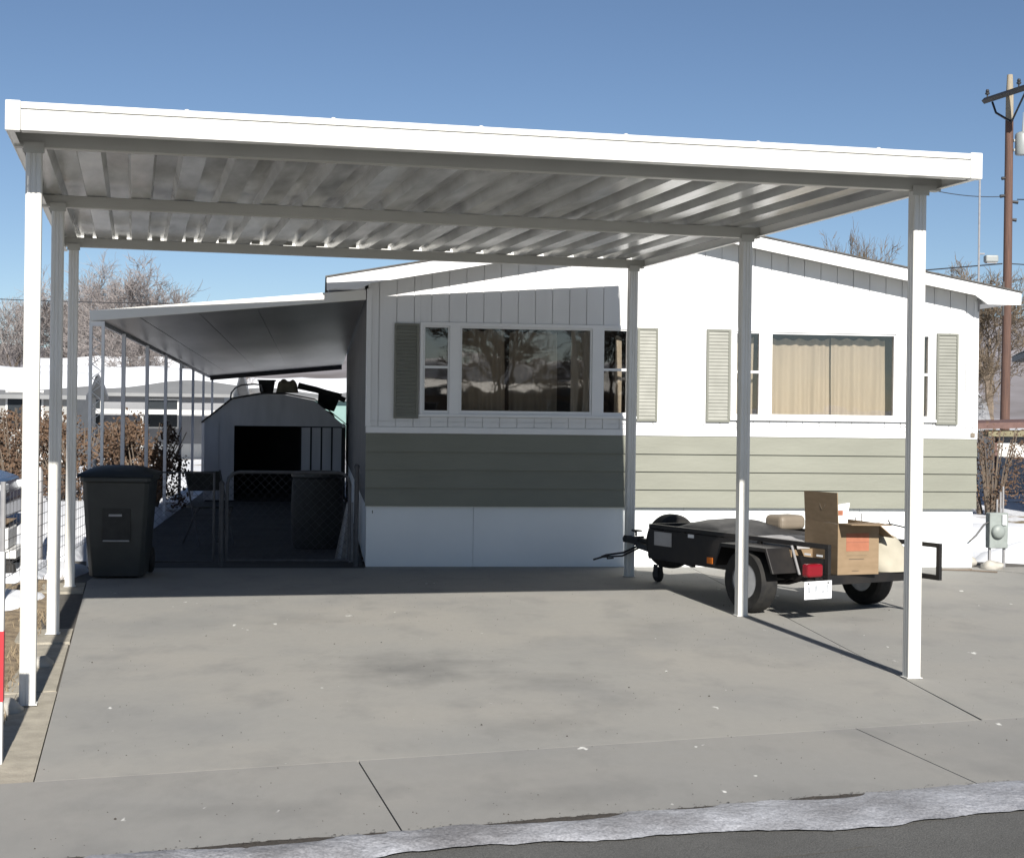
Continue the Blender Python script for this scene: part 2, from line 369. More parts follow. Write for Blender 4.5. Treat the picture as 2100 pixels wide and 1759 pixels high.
# street direction
SA = R(19.7); sdir = (math.cos(SA), math.sin(SA)); sper = (-math.sin(SA), math.cos(SA))
def SP(a, b): return (a * sdir[0] + b * sper[0], a * sdir[1] + b * sper[1])
def to_s(p): return (p[0] * sdir[0] + p[1] * sdir[1], p[0] * sper[0] + p[1] * sper[1])
b_gut = to_s((-0.376, 6.12))[1]       # sidewalk front edge
b_walk = to_s(CP(2.3, 7.43))[1]       # sidewalk back edge
b_ice = b_gut - 0.34
# road
struct(poly_slab([[SP(-60, b_gut - .002), SP(-60, b_ice - 7.5), SP(60, b_ice - 7.5), SP(60, b_gut - .002)]], -0.030, -0.05, 'road', M['asphalt']))
# bed of dirt under the slabs
struct(poly_slab([[SP(-9, b_gut), SP(14, b_gut), HP(12, .8), HP(-3.5, .8), CP(-0.9, 8), SP(-9, b_walk)]], -0.022, -0.058, 'slab_bed', M['joint']))
# sidewalk slabs: joints run back at the drive's angle
def on_walk(t, b):   # world point on carport line t at street offset b
    p0, p1 = CP(t, 0), CP(t, 20); s0, s1 = to_s(p0), to_s(p1); k = (b - s0[1]) / (s1[1] - s0[1])
    return (p0[0] + (p1[0] - p0[0]) * k, p0[1] + (p1[1] - p0[1]) * k)
gp = 0.0035
polys = []
tj = [-14.9, -12.25, -9.6, -6.95, -4.30, -1.62, 1.03, 3.67, 6.35, 9.0, 11.7, 14.35, 17.0]
for i in range(len(tj) - 1):
    a, c = tj[i] + gp, tj[i + 1] - gp
    polys.append([on_walk(a, b_gut), on_walk(c, b_gut), on_walk(c, b_walk - gp), on_walk(a, b_walk - gp)])
struct(poly_slab(polys, 0.0, -0.05, 'sidewalk', M['concrete_walk']))
# driveway slabs
def t_joint(d): return 4.47 + (d - 7.77) * 0.1525     # right joint in carport frame
dl = lambda t: None
bl = on_walk(-0.40, b_walk); br = on_walk(4.44, b_walk)
dr1 = [bl, br, CP(t_joint(15.6) - gp, 15.6), CP(t_joint(15.6) - gp, 15.62), HP(2.2, 0.02), HP(-.1, .02), CP(-0.40, 15.9)]
main = [bl, br, CP(t_joint(9.0) - gp, 9.0), CP(t_joint(15.6) - gp, 15.6), HP(0, .02), HP(-0.02, -.10), HP(-2.55, -.10), CP(-0.40, 15.0)]
br2 = on_walk(4.455, b_walk); far = on_walk(11.7, b_walk)
right = [br2, far, HP(11.5, -.3), HP(7.0, .05), HP(6.6, .02), HP(2.9, .02), CP(t_joint(15.6) + gp, 15.6), CP(t_joint(9.0) + gp, 9.0)]
struct(poly_slab([main, right], 0.0, -0.05, 'driveway', M['concrete']))
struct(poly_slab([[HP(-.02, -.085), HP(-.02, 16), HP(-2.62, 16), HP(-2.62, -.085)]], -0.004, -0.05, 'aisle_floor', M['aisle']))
# pale strip along the left edge with post pads
strip = [on_walk(-0.80, b_walk), on_walk(-0.407, b_walk), CP(-0.407, 9.35), CP(-0.70, 9.28)]
fo = MB(); fo.prism(strip, -.05, -.004, 'z')
fo.prism([CP(-0.72, 9.36), CP(-0.415, 9.42), CP(-0.415, 11.2), CP(-0.62, 11.2)], -.05, -.010, 'z')
fo.prism([CP(-0.78, 11.25), CP(-0.41, 11.25), CP(-0.41, 11.9), CP(-0.78, 11.9)], -.05, -.002, 'z')
fo.prism([CP(-0.78, 14.2), CP(-0.41, 14.2), CP(-0.41, 14.9), CP(-0.78, 14.9)], -.05, -.002, 'z')
struct(fo.build('kerb_strip', M['footing']))
# dry grass strip left of the kerb strip
gs = MB(); rnd = random.Random(5); nxg, nyg = 26, 60; vs = []
for j in range(nyg + 1):
    for i in range(nxg + 1):
        t = -0.60 - 1.9 * i / nxg; d = 7.25 + 9.3 * j / nyg
        p = CP(t, d); edge = min(1, i / 3) * min(1, j / 2)
        z = -0.03 + 0.03 * edge + 0.035 * edge * noise.noise(Vector((p[0] * 4, p[1] * 4, 0))) 
        vs.append((p[0], p[1], z))
gs.add(vs, [(j * (nxg + 1) + i, (j + 1) * (nxg + 1) + i, (j + 1) * (nxg + 1) + i + 1, j * (nxg + 1) + i + 1) for j in range(nyg) for i in range(nxg)])
struct(gs.build('grass_verge', M['drygrass'], smooth=True))
# dry grass blades on the verge
bl_ = MB(); rnd = random.Random(11)
for k in range(9000):
    t = -0.62 - 1.85 * rnd.random(); d = 7.3 + 9.0 * rnd.random(); p = CP(t, d)
    if noise.noise(Vector((p[0] * 2.2, p[1] * 2.2, 3))) < -0.12: continue
    a = rnd.random() * 6.28; h_ = 0.03 + .05 * rnd.random(); w = .004; z = -.015
    lx, ly = rnd.uniform(-.04, .04), rnd.uniform(-.04, .04)
    bl_.add([(p[0] - w * math.cos(a), p[1] - w * math.sin(a), z), (p[0] + w * math.cos(a), p[1] + w * math.sin(a), z), (p[0] + lx, p[1] + ly, z + h_)], [(0, 1, 2)])
tag(bl_.build('dry_grass', M['drygrass'], fixn=False), 'short dead straw coloured grass along the left edge of the driveway', 'grass', kind='stuff')

# ice and dirty snow in the gutter
SEG = [(-1.35, -.35, .022), (-.33, 0.50, .034), (0.78, 1.42, .030), (1.50, 1.62, .018), (1.95, 2.62, .030), (2.72, 3.05, .014), (3.30, 3.75, .026), (-2.2, -1.5, .012)]
ic = MB(); nS = 1500; vs = []; prof = 9
def ice_back(a):
    nt_ = 0
    for (a0, a1, w0) in SEG:
        w0 = w0 * 1.5
        if a0 < a < a1:
            q = (a - a0) / (a1 - a0); nt_ = w0 * 1.25 * min(1, q * 2.2) ** .8 * min(1, (1 - q) * 7) ** .5
    return b_gut + .010 - nt_ - .012 * noise.noise(Vector((a * 6, 9, 0))) - .006 * noise.noise(Vector((a * 22, 9, 0)))
for i in range(nS + 1):
    a = -12 + 29 * i / nS
    n2 = noise.noise(Vector((a * 1.3, 5, 0))); n3 = noise.noise(Vector((a * 7, 9, 0))); n4 = noise.noise(Vector((a * 25, 4, 0)))
    back = ice_back(a)
    front = b_gut - 0.215 - 0.09 * n2 - 0.025 * n3 - .010 * n4 - 0.15 * max(0, min(1, (a - 2.0) * .6)) - .20 * max(0, min(1, (.2 - a) * .8))
    for k in range(prof):
        q = k / (prof - 1); y = back + (front - back) * q
        e = math.sin(math.pi * (.04 + .92 * q)) ** 0.45
        h_ = 0.022 * e + 0.010 * noise.noise(Vector((a * 9, y * 14, 2))) * e + .004 * noise.noise(Vector((a * 40, y * 50, 2))) * e
        p = SP(a, y); vs.append((p[0], p[1], -0.004 - .026 * q + h_))
ic.add(vs, [(i * prof + k, i * prof + k + 1, (i + 1) * prof + k + 1, (i + 1) * prof + k) for i in range(nS) for k in range(prof - 1)])
tag(ic.build('gutter_ice', M['ice'], smooth=True), 'strip of grey refrozen snow and ice lying in the gutter', 'ice', kind='stuff')
for (a, off, rx_, ry_, sd_) in ((.95, .44, .20, .035, 1), (.1, .50, .12, .03, 2), (1.9, .52, .10, .025, 3), (2.6, .62, .14, .03, 4), (-.6, .62, .2, .04, 5)):
    p = SP(a, b_gut - off); b = MB(); vs = [(p[0], p[1], -.022)]
    for q in range(22):
        an = 2 * math.pi * q / 22; k = 1 + .45 * noise.noise(Vector((math.cos(an) * 1.6, math.sin(an) * 1.6, sd_ * 3.1)))
        dx, dy = rx_ * k * math.cos(an), ry_ * k * math.sin(an); c_ = SP(dx, dy); vs.append((p[0] + c_[0], p[1] + c_[1], -.0295))
    b.add(vs, [(0, 1 + i, 1 + (i + 1) % 22) for i in range(22)]); struct(b.build('ice_patch', M['ice'], smooth=True))
# dark wet grit wedged between sidewalk and ice
db = MB(); rnd = random.Random(8)
for (a0, a1, w0) in SEG:
    w0 *= 1.3
    n_ = int((a1 - a0) * 90); T_ = []
    for i in range(n_ + 1):
        q = i / n_; a = a0 + (a1 - a0) * q; en = min(1, q * 2.2) ** .8 * min(1, (1 - q) * 7) ** .5
        j1 = noise.noise(Vector((a * 9, 1, 4))); j2 = noise.noise(Vector((a * 31, 2, 4)))
        up_ = b_gut + .004 + w0 * en * (.55 + .45 * j1 + .35 * j2); dn = min(up_ - .001, ice_back(a) - .012)
        T_.append((SP(a, up_), SP(a, dn)))
    for i in range(n_):
        (A, B_), (C_, D_) = T_[i], T_[i + 1]
        db.add([(A[0], A[1], .0015), (C_[0], C_[1], .0015), (D_[0], D_[1], .004), (B_[0], B_[1], .004)], [(0, 1, 2, 3)])
for k in range(900):
    a = rnd.uniform(-2, 4.5); y = b_gut + rnd.gauss(0, .022); z = .004 if y > b_gut else .002; p = SP(a, y); r_ = rnd.uniform(.002, .006); an = rnd.random() * 3
    db.add([(p[0] + r_ * math.cos(an + q * 2.1) * (1 + .5 * rnd.random()), p[1] + r_ * math.sin(an + q * 2.1), z + .002 * rnd.random()) for q in range(3)], [(0, 1, 2)])
tag(db.build('gutter_debris', M['dirt'], fixn=False), 'dark wet leaves and grit along the broken edge of the sidewalk', 'debris', kind='stuff')

# hairline cracks and twigs on the slab
def crack(pts, w=.006, name='crack', z=.0015):
    b = MB(); rr = random.Random(len(pts) * 7 + int(pts[0][0] * 100)); P = []
    for (a, c) in zip(pts[:-1], pts[1:]):
        n_ = max(2, int(math.hypot(c[0] - a[0], c[1] - a[1]) / .08))
        for i in range(n_): P.append((a[0] + (c[0] - a[0]) * i / n_ + rr.uniform(-.012, .012), a[1] + (c[1] - a[1]) * i / n_ + rr.uniform(-.012, .012)))
    P.append(pts[-1])
    vs = []
    for i, p in enumerate(P):
        q = P[min(i + 1, len(P) - 1)]; o_ = P[max(i - 1, 0)]; dx, dy = q[0] - o_[0], q[1] - o_[1]; l = math.hypot(dx, dy) or 1
        ww = w * (.4 + .6 * math.sin(math.pi * (i + .5) / len(P))) * .5
        vs += [(p[0] - dy / l * ww, p[1] + dx / l * ww, z), (p[0] + dy / l * ww, p[1] - dx / l * ww, z)]
    b.add(vs, [(2 * i, 2 * i + 1, 2 * i + 3, 2 * i + 2) for i in range(len(P) - 1)])
    return struct(b.build('crack', M['joint']))
crack([(4.95, 16.65), (5.25, 16.3), (5.6, 15.6), (5.9, 14.9)], .018)
crack([(4.6, 13.4), (5.0, 12.2), (5.5, 11.6)], .012)
crack([HP(6.6, -2.2), HP(7.0, -3.4), HP(7.6, -4.1)], .010)

gr = MB(); rnd = random.Random(31)
for k in range(1500):
    t = rnd.uniform(-.4, 6.5); d = 6.0 + 9.5 * rnd.random() ** 1.2; p = CP(t, d)
    if to_s(p)[1] < b_gut + .02: continue
    if noise.noise(Vector((p[0] * .9, p[1] * .9, 5))) < -.1 and rnd.random() < .8: continue
    r_ = rnd.uniform(.0015, .0045) * (2.0 if rnd.random() < .04 else 1); an = rnd.random() * 3; z = .0012
    P_ = [(p[0] + r_ * math.cos(an + q * 2.1), p[1] + r_ * math.sin(an + q * 2.1), z) for q in range(3)]
    gr.add(P_ + [(p[0], p[1], z + r_ * .8)], [(0, 1, 3), (1, 2, 3), (2, 0, 3)])
tag(gr.build('grit', M['dirt'], fixn=False), 'scattered grit and leaf crumbs over the concrete driveway', 'grit', kind='stuff')
crack([on_walk(5.2, b_gut + .02), on_walk(5.05, b_walk - .02)], .004)
crack([(4.9, 11.9), (5.6, 10.6)], .005)
crack([SP(1.3, b_gut - .62), SP(2.3, b_gut - .70), SP(3.4, b_gut - .62)], .010, z=-.0285)
crack([SP(-.4, b_gut - .60), SP(.5, b_gut - .72), SP(1.1, b_gut - 1.1)], .009, z=-.0285)

# ------------------------------------------------------------------ carport
cp = empty('carport', CP(0, 8.945) + (0,), TC, 'white metal carport with ribbed flat roof on six posts over the concrete driveway', 'carport')
Y0, Y1 = 8.45 - 8.945, 15.20 - 8.945
X0, X1 = -0.66, 4.865
# ribbed roof sheet
PZ, RZ = 3.108, 3.176
def roof_sheet():
    prof = []; p = 0.305; x = X0 + .012; k = 0
    while x < X1 - .012:
        for dx, z in ((0, PZ), (.135, PZ), (.155, RZ), (.285, RZ)):
            if x + dx < X1 - .012: prof.append((x + dx, z))
        x += p
    prof.append((X1 - .012, prof[-1][1]))
    b = MB(); th = .003; n = len(prof); ny = 14; ya, yb = Y0 + .030, 15.10 - 8.945
    top = []; 
    for j in range(ny + 1):
        y = ya + (yb - ya) * j / ny
        for (x, z) in prof: top.append((x, y, z + .0015 * noise.noise(Vector((x * 2, y * .8, 0)))))
    bot = [(x, y, z - th) for x, y, z in top]
    F = []
    for j in range(ny):
        for i in range(n - 1):
            a = j * n + i; F.append((a, a + 1, a + n + 1, a + n)); o = (ny + 1) * n; F.append((o + a, o + a + n, o + a + n + 1, o + a + 1))
    o = (ny + 1) * n
    for i in range(n - 1): F.append((i, o + i, o + i + 1, i + 1)); a = ny * n + i; F.append((a, a + 1, o + a + 1, o + a))
    b.add(top + bot, F); return b, prof
rb, prof = roof_sheet(); rb.build('roof_sheet', M['pan'], cp, fixn=False)
# closure caps under each rib at the back end
x = X0 + .012
while x < X1 - .3:
    cl = MB(); cl.box(x + .180, x + .258, 6.115, 6.135, 3.150, RZ - .0035); cl.build('rib_closure', M['beam'], cp); x += .305
# seam screws / clips along front edge top
# fascias
def fascia_front():
    b = MB(); e = .078
    b.box(X0 + e, X1 - e, Y0, Y0 + .025, 3.032, 3.138)
    b.box(X0 + e, X1 - e, Y0 + .020, Y0 + .025, 3.138, 3.144)
    b.box(X0 + e, X1 - e, Y0 - .0, Y0 + .025, 3.144, 3.178)
    b.box(X0 + e, X1 - e, Y0 + .027, Y0 + .070, 3.030, 3.036)
    return b.build('fascia', M['alu'], cp, bevel=.0025)
fascia_front()
cc = MB()
cc.box(X0, X0 + .0765, Y0 - .004, Y0 + .055, 3.028, 3.184); cc.build('corner_cap', M['alu'], cp, bevel=.006)
cc = MB(); cc.box(X1 - .0765, X1 + .0, Y0 - .004, Y0 + .055, 3.028, 3.184); cc.build('corner_cap', M['alu'], cp, bevel=.006)
for xa, xb in ((X0 + .002, X0 + .010), (X1 - .010, X1 - .002)):
    b = MB(); b.box(xa, xb, Y0 + .056, Y1 - .002, 3.032, 3.178)
    xi = (xb + .001, xb + .035) if xa < 0 else (xa - .035, xa - .001)
    b.box(xi[0], xi[1], Y0 + .056, Y1 - .03, 3.030, 3.035); b.build('fascia', M['alu'], cp, bevel=.002)
b = MB(); b.box(X0 + .012, X1 - .012, Y1 - .006, Y1, 3.078, 3.184); b.box(X0 + .012, X1 - .012, Y1 - .11, Y1 - .008, 3.078, 3.082)
b.build('gutter', M['alu'], cp)
# bumps of roof seam screws seen over the front edge
for x in (.25, 1.02, 1.83, 2.66, 3.45, 4.2):
    b = MB(); b.lathe([(.014, 0), (.012, .004), (.006, .007)], (x, Y0 + .012, 3.178), n=10); b.build('screw_head', M['alu'], cp)
# posts and beams
posts = {'L1': (-.543, 8.945), 'L2': (-.540, 11.63), 'L3': (-.538, 14.575), 'R1': (4.709, 8.949), 'R2': (4.742, 11.86), 'R3': (4.742, 14.802)}
def post_mb(h_):
    w = .0425; c = .007; g_ = .0035
    # square tube with softened corners and two shallow flutes on each face
    side = [(-w + c, -w), (-.018, -w), (-.015, -w + g_), (-.009, -w + g_), (-.006, -w), (.006, -w), (.009, -w + g_), (.015, -w + g_), (.018, -w), (w - c, -w)]
    poly = []
    for q in range(4):
        ca, sa = [(1, 0), (0, 1), (-1, 0), (0, -1)][q]
        poly += [(x * ca - y * sa, x * sa + y * ca) for x, y in side]
    b = MB(); b.prism(poly, 0, h_, 'z'); return b
for key, (t, d) in posts.items():
    top = 3.016
    o = post_mb(top).build('post', M['alu_post'], cp, loc=(t, d - 8.945, 0.0))
    bp_ = MB(); bp_.box(-.052, .052, -.048, .048, 0.002, .008); bp_.build('base_plate', M['alu_post'], o, bevel=.002)
for a, c in (('L1', 'R1'), ('L2', 'R2'), ('L3', 'R3')):
    (ta, da), (tb, db_) = posts[a], posts[c]; da -= 8.945; db_ -= 8.945
    sl_ = (db_ - da) / (tb - ta)
    xa, xb = X0 + .014, X1 - .014
    if a != 'L1' : xa += .0
    ya, yb = da + sl_ * (xa - ta), da + sl_ * (xb - ta); hw = .036; z0, z1 = 3.018, 3.101
    b = MB()
    b.hexa([(xa, ya - hw, z0), (xb, yb - hw, z0), (xb, yb + hw, z0), (xa, ya + hw, z0)], [(xa, ya - hw, z1), (xb, yb - hw, z1), (xb, yb + hw, z1), (xa, ya + hw, z1)])
    bo = b.build('beam', M['beam'], cp, bevel=.004)
    for (t_, d_) in ((ta, da), (tb, db_)):
        k = MB(); k.box(t_ - .055, t_ + .055, d_ - .049, d_ - .0435, 2.985, 3.045); k.build('bracket', M['beam'], bo)

# ------------------------------------------------------------------ mobile home
HW_, HL = 6.45, 13.5
hm = empty('mobile_home', HP(0, 0) + (0,), THH, 'white and sage green mobile home with two picture windows behind the carport', 'mobile home')
PK, SLP = 3.578, .1827
def rz_(s): return PK - SLP * abs(s - 3.2)
b = MB()
for a, c in ((0.0, 1.094), (1.098, 3.30), (3.304, 5.20), (5.204, HW_)):
    b.box(a, c, .035, .05, 0.0, .625)
b.box(0.002, HW_ - .002, .051, .10, 0, .625)
b.box(0, .05, .101, HL, 0, .62); b.box(HW_ - .05, HW_, .101, HL, 0, .62)
b.box(.05, HW_ - .05, HL - .05, HL, 0, .62)
b.build('skirting', M['skirt'], hm)
b = MB(); b.box(.058, .066, .030, .034, .545, .575); b.build('skirting_vent', M['ink'], hm)
# lap siding
b = MB(); zz = [.622, .808, .994, 1.178, 1.364]
for i in range(4):
    y0b, y0t = -.024, -.004
    b.prism([(y0b, zz[i]), (y0t, zz[i + 1] - .001), (.03, zz[i + 1] - .001), (.03, zz[i])], -.015, HW_ + .02, 'x')
b.build('lap_siding', M['sage'], hm)
# boards of the upper wall, cut round the two window groups
G1 = (.525, 2.765, 1.535, 2.500); G2 = (3.775, 6.000, 1.535, 2.500)
def inside(a, c): 
    for g_ in (G1, G2):
        if a >= g_[0] - 1e-4 and c <= g_[1] + 1e-4: return g_
    return None
edges = [-.01]
x = -.01 + .115
while x < HW_: edges.append(x); x += .178
edges.append(HW_ + .01)
cuts = sorted(set([round(e, 4) for e in edges] + [G1[0], G1[1], G2[0], G2[1]]))
b = MB(); gap = .0036
def board(a, c, z0, z1f):
    ga = gap if any(abs(a - e) < 1e-3 for e in edges) else 0.0005; gc_ = gap if any(abs(c - e) < 1e-3 for e in edges) else 0.0005
    A, Cc = a + ga, c - gc_
    zt = (lambda s: z1f) if not callable(z1f) else z1f
    pts = [(A, z0), (Cc, z0), (Cc, zt(Cc))]
    if callable(z1f) and A < 3.2 < Cc: pts.append((3.2, zt(3.2)))
    pts.append((A, zt(A)))
    b.prism(pts, -.008, .006, 'y')
for a, c in zip(cuts[:-1], cuts[1:]):
    if c - a < .004: continue
    topf = lambda s: rz_(s) - .1015
    g_ = inside(a, c)
    if g_:
        board(a, c, 1.488, g_[2] - .002); board(a, c, g_[3] + .002, topf)
    else: board(a, c, 1.488, topf)
    board(a, c, 1.432, 1.483)
b.build('upper_wall', M['siding'], hm)
b = MB(); b.box(-.018, HW_ + .022, -.014, .006, 1.3655, 1.428); b.build('belt_trim', M['white'], hm, bevel=.002)
# wall core with openings
OP = [(.560, .826, 1.575, 2.462), (.936, 2.303, 1.575, 2.462), (2.414, 2.680, 1.575, 2.462), (3.822, 4.092, 1.575, 2.462), (4.198, 5.560, 1.575, 2.462), (5.662, 5.935, 1.575, 2.462)]
b = MB(); xs_ = [.0] + [v for o in OP for v in o[:2]] + [HW_]
for i in range(0, len(xs_), 2):
    a, c = xs_[i], xs_[i + 1]
    if a < 3.2 < c: b.prism([(a, .63), (c, .63), (c, rz_(c) - .1015), (3.2, rz_(3.2) - .1015), (a, rz_(a) - .1015)], .0065, .09, 'y')
    else: b.prism([(a, .63), (c, .63), (c, rz_(c) - .1015), (a, rz_(a) - .1015)], .0065, .09, 'y')
for o in OP:
    b.box(o[0], o[1], .0065, .09, .63, o[2]); b.prism([(o[0], o[3]), (o[1], o[3]), (o[1], rz_(o[1]) - .1015), (o[0], rz_(o[0]) - .1015)], .0065, .09, 'y')
b.box(HW_ - .06, HW_, .091, HL, .622, rz_(HW_) - .13)
b.prism([(.06, .622), (HW_ - .06, .622), (HW_ - .06, rz_(HW_) - .1015), (3.2, rz_(3.2) - .1015), (.06, rz_(.06) - .1015)], HL - .06, HL, 'y')
b.build('wall', M['siding'], hm)
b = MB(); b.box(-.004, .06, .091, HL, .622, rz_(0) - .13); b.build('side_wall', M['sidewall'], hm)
# rooms behind the glass
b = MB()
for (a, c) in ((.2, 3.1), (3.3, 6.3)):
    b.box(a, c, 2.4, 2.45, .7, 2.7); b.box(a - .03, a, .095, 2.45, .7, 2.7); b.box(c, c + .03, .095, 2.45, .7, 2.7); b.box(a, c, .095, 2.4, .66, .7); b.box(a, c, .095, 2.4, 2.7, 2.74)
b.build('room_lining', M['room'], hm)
# window trim surrounds
for (a, c, z0, z1), ops in ((G1, OP[:3]), (G2, OP[3:])):
    b = MB(); ya, yb = -.026, .004
    b.box(a, c, ya, yb, ops[0][3] + .001, z1); b.box(a, c, ya, yb, z0, ops[0][2] - .001)
    zA, zB = ops[0][2] - .001, ops[0][3] + .001
    b.box(a, ops[0][0] - .001, ya, yb, zA, zB); b.box(ops[0][1] + .001, ops[1][0] - .001, ya, yb, zA, zB)
    b.box(ops[1][1] + .001, ops[2][0] - .001, ya, yb, zA, zB); b.box(ops[2][1] + .001, c, ya, yb, zA, zB)
    b.build('window_trim', M['white'], hm)
    b = MB(); b.box(a - .01, c + .01, -.045, -.0265, z0 + .002, z0 + .028); b.build('window_sill', M['white'], hm, bevel=.003)
for i, (a, c, z0, z1) in enumerate(OP):
    b = MB(); f = .018 if i in (1, 4) else .015; ya, yb = -.012, .03
    b.box(a + .001, a + f, ya, yb, z0, z1); b.box(c - f, c - .001, ya, yb, z0, z1)
    b.box(a + f, c - f, ya, yb, z1 - f, z1); b.box(a + f, c - f, ya, yb, z0, z0 + f + .01)
    w = b.build('window', M['white'], hm)
    p = MB(); p.box(a + f - .003, c - f + .003, .016, .020, z0 + f, z1 - f + .003)
    p.build('pane', M['glass_dark'] if i < 3 else M['glass'], w)
    if i not in (1, 4):
        r_ = MB(); r_.box(a + f, c - f, -.009, .012, 2.030, 2.056); r_.build('sash_rail', M['white'], w)
        # lower sash with insect screen
# curtains
def curtain(a, c, z0, z1, y, amp, seed, tail=None):
    b = MB(); n = int((c - a) / .008); rr = random.Random(seed); ph = rr.random() * 6; nz_ = 8; vs = []
    for j in range(nz_ + 1):
        q = j / nz_; z = z0 + (z1 - z0) * q
        for i in range(n + 1):
            x = a + (c - a) * i / n
            yy = y + amp * (.6 + .4 * (1 - q)) * (math.sin(x * 58 + ph + 1.2 * math.sin(x * 9 + ph)) + .5 * math.sin(x * 23 + ph * 2))
            vs.append((x + .006 * math.sin(z * 3 + x * 20), yy, z + (.012 * math.sin(x * 40 + ph) if j == nz_ else 0)))
    b.add(vs, [(j * (n + 1) + i, j * (n + 1) + i + 1, (j + 1) * (n + 1) + i + 1, (j + 1) * (n + 1) + i) for j in range(nz_) for i in range(n)])
    return b.build('curtain', M['curtain'], hm, smooth=True, fixn=False)
curtain(4.19, 4.90, 1.50, 2.40, .17, .016, 1)
curtain(4.915, 5.505, 1.50, 2.41, .16, .016, 2)
curtain(3.86, 4.06, 1.50, 2.41, .16, .010, 3)
curtain(5.66, 5.895, 1.50, 2.41, .16, .012, 7)
curtain(.93, 1.42, 1.50, 2.44, .22, .02, 4)
curtain(1.50, 2.00, 1.50, 2.44, .45, .02, 8)
curtain(2.12, 2.33, 1.50, 2.44, .2, .02, 5)
curtain(2.57, 2.645, 1.50, 2.39, .15, .010, 6)
# shutters with louvres
def shutter(a, c, z0=1.515, z1=2.482):
    b = MB(); y0, y1 = -.034, -.010; fr = .022
    b.box(a, a + fr, y0, y1, z0, z1); b.box(c - fr, c, y0, y1, z0, z1); b.box(a + fr, c - fr, y0, y1, z1 - fr, z1); b.box(a + fr, c - fr, y0, y1, z0, z0 + fr)
    o = b.build('shutter', M['shutter'], hm)
    l = MB(); n = 26; zs = z0 + fr; st = (z1 - fr - zs) / n
    for i in range(n):
        za = zs + st * i
        l.prism([(y0 + .003, za + .0005), (y0 + .011, za + st - .0015), (y1 - .004, za + st - .0015), (y1 - .004, za + .0005)], a + fr + .0005, c - fr - .0005, 'x')
    l.build('louvre_panel', M['shutter'], o)
for a, c in ((.262, .512), (2.778, 2.995), (3.512, 3.765), (6.008, 6.245)): shutter(a, c)
# corner trims, small plate
for xa in (-.022, HW_ - .028):
    b = MB(); b.box(xa, xa + .05, -.022, .05, 1.43, 2.83); b.build('corner_trim', M['white'], hm, bevel=.002)
b = MB(); b.box(6.395, 6.44, -.030, -.023, 1.385, 1.43); b.build('meter_tag', M['tan'], hm, bevel=.002)
# roof: deck + shingles + fascia
XL, XR, YF = -.43, 6.83, -.26
def roof_poly(th0, th1, xl, xr): return [(xl, rz_(xl) - th0), (3.2, PK - th0), (xr, rz_(xr) - th0), (xr, rz_(xr) - th1), (3.2, PK - th1), (xl, rz_(xl) - th1)]
b = MB(); b.prism(roof_poly(.0, .10, XL + .02, XR - .02), YF + .03, HL + .3, 'y'); b.build('soffit', M['soffit'], hm)
b = MB(); b.prism(roof_poly(-.016, -.001, XL - .015, XR + .015), YF - .015, HL + .32, 'y'); b.build('roof', M['shingle'], hm)
b = MB(); b.prism(roof_poly(.002, .128, XL, XR), YF, YF + .028, 'y')
b.build('fascia', M['white'], hm)
for side in (0, 1):
    b = MB()
    if side:
        b.prism([(6.33, rz_(6.33) - .130), (XR - .001, rz_(XR) - .130), (XR - .001, 2.785), (6.47, 2.785)], YF + .001, YF + .027, 'y')
        b.prism([(6.50, rz_(6.5) - .102), (XR - .022, rz_(XR) - .102), (XR - .022, 2.80), (6.50, 2.80)], YF + .030, HL + .29, 'y')
    else:
        b.prism([(.02, rz_(.02) - .130), (XL + .001, rz_(XL) - .130), (XL + .001, 2.80), (-.12, 2.80)], YF + .001, YF + .027, 'y')
        b.prism([(-.05, rz_(-.05) - .102), (XL + .022, rz_(XL) - .102), (XL + .022, 2.81), (-.05, 2.81)], YF + .030, HL + .29, 'y')
    b.build('eave_box', M['white'], hm)
b = MB(); b.box(6.455, 6.475, -.03, .0, 2.72, 2.83); b.build('downspout_strap', M['galv'], hm)

# ------------------------------------------------------------------ side awning
aw = empty('awning', HP(-2.7, 0) + (0,), THH, 'low side awning with grey underside on thin posts along the left wall of the home', 'awning')
# local x: 0 at outer edge .. 2.68 at wall ; drop toward the back
AL = 16.9
def az(x, y): return 2.50 + .098 * x - .0175 * y
b = MB(); xo, xi = -.04, 2.67
def slab(b, x0, x1, y0, y1, dz0, dz1):
    c = [(x0, y0), (x1, y0), (x1, y1), (x0, y1)]
    b.hexa([(x, y, az(x, y) + dz0) for x, y in c], [(x, y, az(x, y) + dz1) for x, y in c])
slab(b, xo, xi, .05, AL, .0, .02); b.build('roof_sheet', M['awn_under'], aw)
b = MB(); slab(b, xo - .03, xi, 0, .045, -.045, .058); b.build('fascia', M['alu'], aw, bevel=.003)
b = MB(); slab(b, xo - .03, xo - .002, .047, AL, -.04, .045); b.build('edge_channel', M['shed'], aw)
b = MB(); slab(b, xo, xi - .02, AL - .06, AL, -.09, -.002); b.build('end_beam', M['shed_dark'], aw)
b = MB()
for k in range(4): slab(b, .60 * k + .35, .60 * k + .354, .06, AL - .1, -.004, -.0005)
b.build('panel_seam', M['awn_under'], aw)
for k in range(7):
    y = 2.2 + 2.46 * k; z = az(0, y) - .045
    p = MB(); p.box(-.022, .022, y - .022, y + .022, 0, z); p.build('post', M['shed'], aw)
# ornamental front post
p = MB(); z = az(0, .05) - .05
p.box(-.075, -.045, .02, .05, 0, z); p.box(.045, .075, .02, .05, 0, z); p.box(-.075, .075, .018, .052, z - .05, z)
for k in range(16):
    za = .2 + k * .14; 
    if za + .14 > z - .05: break
    p.tube([(-.045, .035, za), (.045, .035, za + .07), (-.045, .035, za + .14)], .005, 5)
p.build('lattice_post', M['white'], aw)

